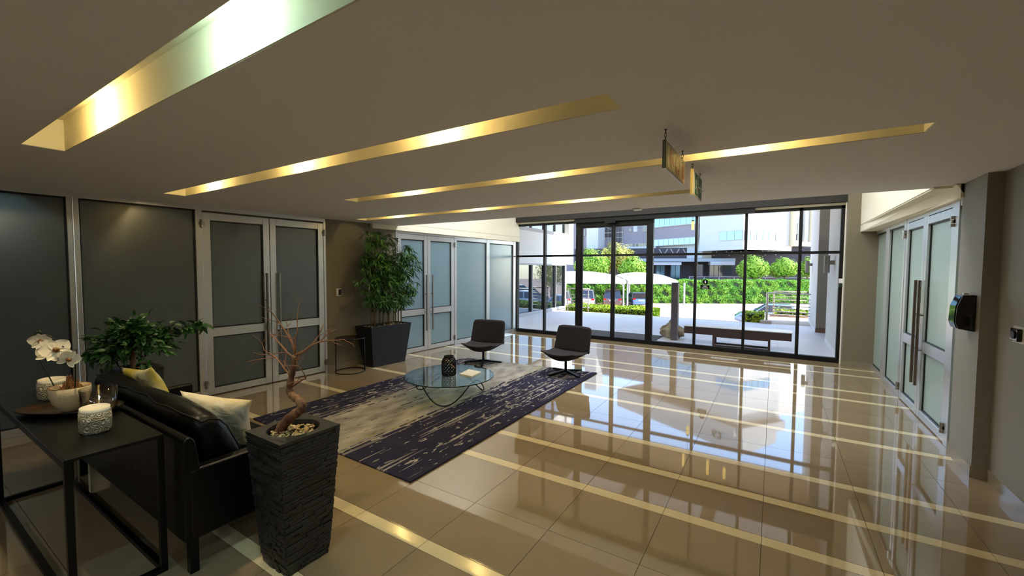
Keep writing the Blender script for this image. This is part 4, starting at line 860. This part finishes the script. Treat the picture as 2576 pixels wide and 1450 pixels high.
def leafcloud(P, N, size, m, name, root, jit=.9, seed=1):
    """numpy cloud of small four-cornered leaves at points P facing roughly N"""
    r2 = np.random.default_rng(seed); n = len(P); N = N+r2.normal(0, jit, (n, 3)); N /= np.linalg.norm(N, axis=1)[:, None]+1e-9
    A = np.cross(N, r2.normal(0, 1, (n, 3))); A /= np.linalg.norm(A, axis=1)[:, None]+1e-9; Bv = np.cross(N, A); s = (size*r2.uniform(.6, 1.3, n))[:, None]
    V = np.stack([P-A*s, P-Bv*s*.5, P+A*s, P+Bv*s*.5], 1).reshape(-1, 3)-np.array(org(root)); F = np.arange(4*n).reshape(-1, 4)
    me = bpy.data.meshes.new(name); me.vertices.add(4*n); me.vertices.foreach_set('co', V.ravel()); me.loops.add(4*n); me.loops.foreach_set('vertex_index', F.ravel().astype(np.int32)); me.polygons.add(n); me.polygons.foreach_set('loop_start', np.arange(0, 4*n, 4, dtype=np.int32)); me.polygons.foreach_set('loop_total', np.full(n, 4, np.int32)); me.update(); me.validate(); me.materials.append(m)
    o = link(name, me, root); o['kind'] = 'stuff'; return o
def hedge(name, label, T, u0, u1, v0, v1, z0, z1, m, n, size, seed):
    c = T((u0+u1)/2, (v0+v1)/2, z0); t = thing(name, label, 'hedge', c); g_ = size*.4
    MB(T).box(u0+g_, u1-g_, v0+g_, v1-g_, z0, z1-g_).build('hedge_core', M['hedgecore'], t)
    r2 = np.random.default_rng(seed); L, D, H = u1-u0, v1-v0, z1-z0; ar = np.array([L*H, L*D, D*H, D*H]); ar /= ar.sum(); face = r2.choice(4, n, p=ar); a = r2.uniform(0, 1, n); b = r2.uniform(0, 1, n)
    u = np.where(face < 2, u0+a*L, np.where(face == 2, u0, u1)); v = np.where(face == 0, v0, np.where(face == 1, v0+b*D, v0+b*D)); z = np.where(face == 0, z0+b*H, np.where(face == 1, z1, z0+a*H))
    bump = size*1.2*(np.sin(u*2.3)+np.sin(u*5.1+z*4)+np.sin(z*6+v*3))*.3; P = np.array([T(uu, vv+ (bb if f == 0 else 0), zz+(bb if f == 1 else 0)) for uu, vv, zz, bb, f in zip(u, v, z, bump, face)])
    N = np.where((face == 1)[:, None], np.array([[0, 0, 1.]]), np.array([list((Vector(T(0, -1, 0))-Vector(T(0, 0, 0))))])); leafcloud(P, N, size, m, 'hedge_leaves', t, .75, seed); return t
ident = lambda x, y, z: (x, y, z)
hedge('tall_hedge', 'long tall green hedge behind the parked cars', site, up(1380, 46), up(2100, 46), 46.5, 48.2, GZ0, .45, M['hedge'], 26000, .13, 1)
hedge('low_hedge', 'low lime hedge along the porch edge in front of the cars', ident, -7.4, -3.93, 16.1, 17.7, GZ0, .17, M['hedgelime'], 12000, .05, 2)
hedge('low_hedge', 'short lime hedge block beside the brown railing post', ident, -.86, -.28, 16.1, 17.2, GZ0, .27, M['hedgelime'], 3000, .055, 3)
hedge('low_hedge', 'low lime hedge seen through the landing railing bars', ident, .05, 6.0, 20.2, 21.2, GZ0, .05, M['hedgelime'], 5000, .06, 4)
def tree(u, v, z0, crowns, label, m, th, n, size, seed):
    c = site(u, v, z0); t = thing('tree', label, 'tree', c, None); MB().tube([c, (c[0]+.1, c[1], z0+th*.5), (c[0], c[1], z0+th)], [.14, .11, .07], 8).build('trunk', M['trunk'], t)
    r2 = np.random.default_rng(seed); PP = []; NN = []
    for (du, dv, dz, ru, rz) in crowns:
        k = int(n*.7)//len(crowns); d = r2.normal(0, 1, (k, 3)); d /= np.linalg.norm(d, axis=1)[:, None]; rad = r2.uniform(.25, 1.08, k)**.5
        q = d*np.array([ru, ru, rz])*rad[:, None]*(1+.14*np.sin(6*d[:, :1]+4*d[:, 2:])); P = np.array([site(u+du+a, v+dv+b, z0+dz+e) for a, b, e in q]); PP.append(P)
        NN.append(np.array([list(AR*a+AF*b+Vector((0, 0, e))) for a, b, e in d]))
    leafcloud(np.concatenate(PP), np.concatenate(NN), size, m, 'foliage', t, .8, seed); return t
def T_(px, pt, pb, halfpx, d, label, m, seed, n=5000, size=.14, yo=None):
    zt, zb = zat(pt, px, d), zat(pb, px, d); rz = (zt-zb)/2; ru = halfpx*d/FPX; u = up(px, d); z0 = GZ0
    tree(u, d, z0, [(0, 0, zt-rz-z0, ru*.8, rz), (-ru*.4, .3, zb+rz*.8-z0, ru*.6, rz*.7), (ru*.45, -.2, zb+rz*.9-z0, ru*.6, rz*.65)], label, m, zb-z0+.5, n, size, seed)
T_(1488, 622, 706, 42, 50, 'pale green tree beside the white tower of the opposite building', M['treeleaf'], 21, 7000)
T_(1548, 606, 690, 44, 53, 'yellow tree rising above the white parking shade sails', M['treeyel'], 22, 7000)
T_(1590, 640, 704, 32, 49, 'bright green tree above the dip between the two shade sails', M['treeleaf'], 23, 6000)
T_(1893, 640, 706, 34, 49, 'round green tree in front of the white office corner', M['treeleaf'], 24, 7000)
T_(1972, 648, 700, 33, 49.0, 'wide yellow-green tree near the railing at the porch side', M['treeleaf'], 25, 7000)
T_(2030, 645, 700, 13, 50, 'slim green tree next to the white porch wall', M['treeleaf'], 26, 2500)
# shade sails
def sail(pa, pb, ptop, pbot, d, label, depth=5.0):
    u0, u1 = up(pa, d), up(pb, d); pc = (pa+pb)/2; z0, z1 = zat(pbot, pc, d), zat(ptop, pc, d); t = thing('shade_sail', label, 'shade sail', site((u0+u1)/2, d, GZ0), 'white shade sails over the parking bays')
    m = MB(site); m.grid(lambda a, b: (u0+(u1-u0)*a, d+depth*b, z0+(z1-z0)*(1-abs(2*a-1)**2.2)*(.55+.45*math.sin(math.pi*min(1, b+.35)))+.45*b), 24, 8)
    m.grid(lambda a, b: (u0+(u1-u0)*a, d+.03, z0-.30+b*(.30+(z1-z0)*(1-abs(2*a-1)**2.2)*.93)), 24, 2); m.build('sail_cloth', M['sail'], t, smooth=True)
    for u in (u0+.1, u1-.1): MB(site).tube([(u, d+.6, GZ0), (u, d+.6, z0+.15)], .08, 8).build('sail_post', M['lightgrey'], t); MB(site).tube([(u, d+.6, z0-.6), (u+(.9 if u < (u0+u1)/2 else -.9), d+.6, z0+.35)], .05, 6).build('brace', M['lightgrey'], t)
sail(1372, 1576, 687, 706, 40, 'wide white shade sail over the silver and brown cars'); sail(1581, 1706, 692, 707, 40, 'white shade sail over the blue car by the bollard')
for px, py, lb in ((1583, 694, 'tall pale steel mast between the two shade sails'), (1722, 712, 'free standing pale pole in front of the tall hedge')):
    dp = 45.95 if px < 1600 else 43.5; q = site(up(px, dp), dp, GZ0); m = MB().lathe([(.09, 0), (.09, zat(py, px, dp)-GZ0)], q, 10); o = m.mesh('steel_pole', M['lightgrey'], off=q); tag(link('steel_pole', o, None, q), lb, 'pole')
# cars
def car(u, v, yawd, paint, label, suv=True, L=4.3, Wd=1.8, H=1.65, group='cars parked under the shade sails'):
    c = site(u, v, GZ0); t = thing('parked_car', label, 'car', (0, 0, 0), group); pm = mat('car_paint_'+paint[1:], paint, .22, metal=.4, coat=1); hw = Wd/2
    # side profile sections along y (rear = -L/2): (y, belt z, width factor)
    secs = [(-L/2, .62, .86, .38), (-L/2+.06, .92 if suv else .86, .93, .30), (-L/2+.5, .98 if suv else .90, 1, .22), (0, .96, 1, .2), (L/2-1.2, .93, 1, .2), (L/2-.35, .80, .95, .22), (L/2, .55, .80, .32)]
    m = MB(); ring = []
    for y, zt, wf, zb in secs: ring.append([(-hw*wf, y, zb+.12), (-hw*wf, y, zt-.14), (-hw*wf*.93, y, zt), (hw*wf*.93, y, zt), (hw*wf, y, zt-.14), (hw*wf, y, zb+.12), (hw*wf*.9, y, zb), (-hw*wf*.9, y, zb)])
    m.add([p_ for r_ in ring for p_ in r_], [(i*8+k, i*8+(k+1) % 8, (i+1)*8+(k+1) % 8, (i+1)*8+k) for i in range(len(ring)-1) for k in range(8)]+[tuple(range(7, -1, -1)), tuple(range((len(ring)-1)*8, len(ring)*8))])
    m.build('car_body', pm, t, bevel=.05, seg=3)
    ra = -L/2+(.12 if suv else .55); rt = -L/2+(.45 if suv else 1.05); fa, ft = L/2-1.15, L/2-1.95; zb_ = .90; g_ = MB()
    def rg_(y, z, w_): return [(-hw*w_, y, z), (hw*w_, y, z)]
    A = rg_(ra, zb_, .90)+rg_(fa, zb_, .90)[::-1]; Bt = rg_(rt, H-.06, .72)+rg_(ft, H-.06, .72)[::-1]; g_.frustum(A, Bt).build('car_windows', M['bwind'], t, bevel=.03, seg=2)
    MB().frustum([(-hw*.74, rt-.06, H-.09), (hw*.74, rt-.06, H-.09), (hw*.74, ft+.08, H-.09), (-hw*.74, ft+.08, H-.09)], [(-hw*.68, rt+.02, H), (hw*.68, rt+.02, H), (hw*.68, ft, H), (-hw*.68, ft, H)]).build('car_roof', pm, t, bevel=.03, seg=2)
    pl = MB()
    for sx in (-1, 1):
        for (ya, yb, yc, yd) in ((ra, ra+.16, rt+.14, rt-.02), ((ra+fa)/2-.05, (ra+fa)/2+.05, (rt+ft)/2+.05, (rt+ft)/2-.05), (fa-.06, fa+.02, ft+.06, ft-.02)): pl.frustum([(sx*hw*.895, ya, zb_), (sx*hw*.93, ya, zb_), (sx*hw*.93, yb, zb_), (sx*hw*.895, yb, zb_)], [(sx*hw*.715, yd, H-.05), (sx*hw*.745, yd, H-.05), (sx*hw*.745, yc, H-.05), (sx*hw*.715, yc, H-.05)])
    pl.build('window_pillar', pm, t)
    for sx in (-1, 1):
        for y in (-L/2+.85, L/2-.85):
            wh = MB().prism([(y+.33*math.cos(2*math.pi*k/20), .33+.33*math.sin(2*math.pi*k/20)) for k in range(20)], 'x', sx*(hw-.2), sx*(hw+.01)).build('wheel', M['tyre'], t)
            MB().prism([(y+.2*math.cos(2*math.pi*k/10), .33+.2*math.sin(2*math.pi*k/10)) for k in range(10)], 'x', sx*(hw+.0), sx*(hw+.02)).build('wheel_rim', M['lightgrey'], wh)
        B(sx*hw*.62, sx*hw*.94, -L/2-.015, -L/2+.12, .78, .93).build('tail_light', bpy.data.materials.get('tail_light_red') or mat('tail_light_red', '#a8141a', .2, emit='#c01820', estr=.15), t)
        B(sx*(hw-.02), sx*(hw+.14), fa-.25, fa-.12, .95, 1.07).build('side_mirror', pm, t)
    B(-.28, .28, -L/2-.02, -L/2+.02, .66, .78).build('number_plate', M['white'], t); B(-hw*.8, hw*.8, -L/2-.03, -L/2+.1, .36, .50).build('rear_bumper', pm, t)
    t.location = c; t.rotation_euler = (0, 0, math.radians(yawd)-yaw*-1 if False else math.radians(yawd)+(-yaw)); return t
car(up(1448, 42)-1.1, 42.3, -14, '#c9ccd2', 'silver hatchback at the end of the bays behind the porch railing')
car(up(1488, 42)-.35, 42.6, -14, '#d9dade', 'white four-wheel-drive car beside the brown car', True, 4.6, 1.85, 1.8)
car(up(1541, 43), 42.9, -14, '#7d6560', 'brown four-wheel-drive car under the shade sails', True, 4.6, 1.85, 1.8)
car(up(1605, 43), 43.3, -5, '#6f8fc4', 'light blue saloon car beside the pale mast', False, 4.3, 1.75, 1.45)
car(up(1958, 28), 28.7, 62, '#8fa8cc', 'pale blue car partly hidden behind the short lime hedge', False, 4.4, 1.75, 1.5, 'cars on the road by the landing')
# cars and hedge mirrored by the wing windows
for i, (x, y, a, c_, lb) in enumerate(((7.0, 39.5, 60, '#7a2430', 'dark red car mirrored in the wing windows'), (4.6, 35.5, 60, '#b9c2cf', 'pale silver car mirrored in the wing windows'), (13.2, 48.0, 10, '#dfe2e6', 'white car far down the road mirrored in the wing windows'))):
    cc = Vector((x, y, 0)); car(cc.dot(AR), cc.dot(AF), a, c_, lb, i != 1, group='cars mirrored in the wing windows')
hedge('low_hedge', 'clipped hedge along the road mirrored in the wing windows', ident, 2.2, 9.0, 29.6, 30.6, GZ0, -1.1, M['hedgelime'], 4000, .07, 7)
tree(Vector((5.6, 42, 0)).dot(AR), Vector((5.6, 42, 0)).dot(AF), GZ0, [(0, 0, 3.4, 1.8, 1.9)], 'yellow tree by the road mirrored in the wing windows', M['treeyel'], 2.5, 4000, .12, 31)
# ================================================================ OPPOSITE BUILDING
class Fac:
    """vertical facade through two ground points given by view column and distance; rect() builds a shallow box on it"""
    def __init__(s, px1, d1, px2, d2): s.a = Vector(site(up(px1, d1), d1)); b = Vector(site(up(px2, d2), d2)); s.t = (b-s.a).normalized(); s.L = (b-s.a).length; s.n = Vector((s.t.y, -s.t.x, 0)); s.n = s.n if s.n.dot(-AF) > 0 else -s.n
    def at(s, px, py):
        d = CR*((px-1288)/FPX)-CU*((py-725)/FPX)+_f; e = Vector((0, 0, EYE)); k = (s.a-e).dot(s.n)/d.dot(s.n); q = e+d*k; return ((q-s.a).dot(s.t), q.z)
    def box(s, s0, s1, z0, z1, o0, o1, name, m, root): return MB(lambda a, b, c: tuple(s.a+s.t*a+s.n*b+Vector((0, 0, c)))).box(s0, s1, o0, o1, z0, z1).build(name, m, root)
    def band(s, s0, s1, z0, z1, n, root, gm='bwin', fm='bmid'):
        s.box(s0-.08, s1+.08, z0-.08, z1+.08, -.2, .05, 'window_frame', M[fm], root)
        for i in range(n): a = s0+(s1-s0)*i/n; b = s0+(s1-s0)*(i+1)/n; s.box(a+.035, b-.035, z0, z1, -.1, .08, 'window', M[gm], root)
ob = thing('office_building', 'large white and grey office building across the car park', 'building', site(10, 60, GZ0))
F1 = Fac(1757, 56.2, 1866, 50.5); F2 = Fac(1866, 50.5, 1968, 53.0); F0 = Fac(1640, 63, 1757, 56.2); FG = Fac(1500, 70, 1640, 64)
ZT = 17.5
z_base = F1.at(1866, 628)[1]
F1.box(0, F1.L, z_base, ZT, -8, 0, 'facade', M['bwhite'], ob); F2.box(0, F2.L, z_base, ZT, -6, 0, 'facade', M['bwhite'], ob)
a = F1.at(1811, 596); b_ = F1.at(1811, 606); c_ = F1.at(1811, 585); F1.band(a[0], F1.L-.05, b_[1], c_[1], 3, ob)
e0, e1 = F2.at(1880, 604), F2.at(1947, 606); f0 = F2.at(1880, 581); F2.band(.1, F2.at(1947, 600)[0], e0[1], f0[1], 5, ob); F2.band(F2.at(1949, 600)[0], F2.at(1964, 600)[0], e0[1], f0[1], 1, ob, 'bwind')
dz = 3.4
for k in (1, 2):
    F2.band(.1, F2.at(1947, 600)[0], e0[1]+dz*k, f0[1]+dz*k, 5, ob); F1.band(a[0], F1.L-.05, b_[1]+dz*k, c_[1]+dz*k, 3, ob)
F0.box(0, F0.L, z_base-.9, ZT-1, -8, -.6, 'facade', M['bwhite'], ob)
w0, w1 = F0.at(1700, 616), F0.at(1700, 601); u0_, u1_ = F0.at(1700, 571), F0.at(1700, 549)
zz = [F0.at(1700, y)[1] for y in (635, 616, 600, 568, 549)]
F0.box(0, F0.L*.97, zz[2], zz[3], -.6, -.1, 'spandrel_panel', M['bgrey'], ob); F0.band(.3, F0.L*.93, zz[1], zz[2]-.05, 8, ob); F0.band(.3, F0.L*.97, zz[3]+.05, zz[3]+1.9, 8, ob)
F0.box(0, F0.L, zz[3]+2.0, zz[3]+3.6, -.6, -.1, 'spandrel_panel', M['bmid'], ob); F0.band(.3, F0.L*.97, zz[3]+3.7, zz[3]+5.2, 8, ob)
# grey recessed left part with a pale tower
FG.box(0, FG.L, z_base-1.4, ZT-1.5, -8, 0, 'facade', M['bgrey'], ob)
def fr_(F, p0, q0, p1, q1, name, m, o=.1, root=ob): a = F.at(p0, q1); b = F.at(p1, q0); F.box(a[0], b[0], a[1], b[1], -.2, o, name, M[m], root)
fr_(FG, 1521, 570, 1541, 598, 'window', 'bwind'); fr_(FG, 1548, 568, 1568, 612, 'window', 'bwind'); fr_(FG, 1583, 575, 1590, 583, 'window', 'bwind'); fr_(FG, 1594, 568, 1604, 584, 'window', 'bwhite'); fr_(FG, 1616, 566, 1634, 584, 'window', 'bwind'); fr_(FG, 1625, 586, 1634, 612, 'window', 'bwind')
fr_(FG, 1570, 612, 1632, 622, 'window', 'bwind'); fr_(FG, 1592, 613, 1598, 623, 'window', 'bwhite'); fr_(FG, 1600, 612, 1606, 623, 'window', 'bwhite'); fr_(FG, 1610, 612, 1612, 622, 'window', 'bwhite')
for y in (585, 598): fr_(FG, 1521, y, 1568, y+1.2, 'transom', 'bmid', .14)
for x in (1530, 1541, 1555): fr_(FG, x, 566, x+1, 610, 'mullion', 'bmid', .14)
for k in range(6): fr_(FG, 1508+5*k, 572+2*(k % 3), 1514+5*k, 573.2+2*(k % 3), 'ceiling_light_strip', 'bwhite', .12)
FG.box(FG.at(1555, 600)[0], FG.L+1, FG.at(1600, 634)[1], FG.at(1600, 622)[1], 0, 1.5, 'balcony_band', M['bwhite'], ob)
FT = Fac(1474, 66, 1503, 65); FT.box(0, FT.L, GZ0, ZT, -3, 0, 'tower', M['bwhite'], ob); FL = Fac(1400, 76, 1476, 72); FL.box(0, FL.L, GZ0, ZT-2, -6, 0, 'facade', M['bgrey'], ob); fr_(FL, 1466, 578, 1474, 594, 'window', 'bwind')
# recess, cream window surround, far white part
F3 = Fac(1964, 54, 2040, 56); F3.box(0, F3.L+3, z_base, ZT, -6, 0, 'facade', M['offrender'], ob); fr_(F3, 1965, 515, 1985, 619, 'grey_panel', 'bmid', .15)
for p_ in ((1984, 515, 1990, 619), (2030, 515, 2037, 619), (1984, 611, 2037, 620)): fr_(F3, *p_, 'window_surround', 'bcream', .8)
fr_(F3, 1990, 515, 1997, 547, 'window', 'bwin', .2); fr_(F3, 1990, 547, 2001, 589, 'white_panel', 'bwhite', .25); fr_(F3, 1990, 589, 1997, 608, 'window', 'bwin', .2); fr_(F3, 2018, 515, 2031, 611, 'grey_panel', 'bmid', .3)
for y in (515, 549, 566, 590): fr_(F3, 2001, y, 2010, y+(15 if y != 566 else 22), 'window', 'bwind', .25)
# parapet and roof block (seen mirrored in the floor)
for F in (F0, F1, F2): F.box(-.2, F.L+.2, ZT, ZT+1.2, -8, .9, 'parapet', M['bmid'], ob)
F0.box(-8, F0.L+6, ZT+1.2, ZT+4.2, -9, -1.2, 'roof_block', M['bmid'], ob)
q = F0.a+F0.t*(F0.L+2.5)+F0.n*(-1.15); ang = math.atan2(F0.t.y, F0.t.x); tx = text('62', (q.x, q.y, ZT+2.7), (math.pi/2, 0, ang), 1.5, M['black'], ob, 'building_number', .02)
# dark ground floor with steel zigzag and awning
FB = Fac(1440, 62, 2050, 52.5); zg = FB.at(1750, 702)[1]; zc = FB.at(1750, 641)[1]
FB.box(0, FB.L, zg-2.6, zc+1.0, -9, -1.5, 'ground_floor', M['bdark'], ob)
zz1 = FB.at(1750, 659)[1]; zz2 = FB.at(1750, 651)[1]; FB.box(FB.at(1560, 650)[0], FB.at(1845, 650)[0], zz1, zz2, -1.5, 1.4, 'fascia', M['awning'], ob); FB.box(FB.at(1640, 650)[0], FB.at(1712, 650)[0], zz1-.45, zz1-.1, -.5, 2.0, 'awning_cloth', M['truss'], ob); FB.box(FB.at(1783, 650)[0], FB.at(1842, 650)[0], zz1-.45, zz1+.0, -.5, 2.0, 'awning_cloth', M['truss'], ob)
for px in (1668, 1697, 1728, 1760, 1794, 1832, 1868, 1922, 1948):
    s0 = FB.at(px, 645)[0]; zt_, zb_ = zc+.75, zc-.15; fp_ = lambda ss, z: tuple(FB.a+FB.t*ss+FB.n*.6+Vector((0, 0, z)))
    MB().tube([fp_(s0-.55, zt_), fp_(s0, zb_), fp_(s0+.55, zt_)], .05, 6).build('steel_truss', M['truss'], ob)
for p_ in ((1650, 668, 1672, 700), (1687, 667, 1711, 700), (1752, 666, 1768, 698), (1784, 668, 1842, 698)):
    a = FB.at(p_[0], p_[3]); b_ = FB.at(p_[2], p_[1]); nn = max(1, int((p_[2]-p_[0])/11)); FB.band(a[0], b_[0], a[1], b_[1], nn, ob, 'bwin' if p_[0] in (1687, 1650) else 'bwind', 'bdark')
FB2 = Fac(1440, 56, 2050, 50); tt = setting('wall_terrace'); FB2.box(-4, FB2.L+4, GZ0, FB2.at(1800, 709)[1], -9, 0, 'terrace_wall', M['concrete'], tt)
zr0, zr1 = FB2.at(1800, 709)[1], FB2.at(1800, 697)[1]; tr_ = thing('terrace_railing', 'pale railing along the terrace above the tall hedge', 'railing', tuple(FB2.a+Vector((0, 0, zr0))))
sA, sB = FB2.at(1735, 700)[0], FB2.L; fq = lambda ss, z: tuple(FB2.a+FB2.t*ss-FB2.n*.3+Vector((0, 0, z)))
MB().tube([fq(sA, zr1), fq(sB, zr1)], .035, 6).build('handrail', M['truss'], tr_)
for k in (1, 2, 3): MB().tube([fq(sA, zr1-(zr1-zr0)*k/4), fq(sB, zr1-(zr1-zr0)*k/4)], .015, 5).build('rail_bar', M['truss'], tr_)
for k in range(9): ss = sA+(sB-sA)*k/8; MB().tube([fq(ss, zr0), fq(ss, zr1)], .035, 6).build('post', M['truss'], tr_)
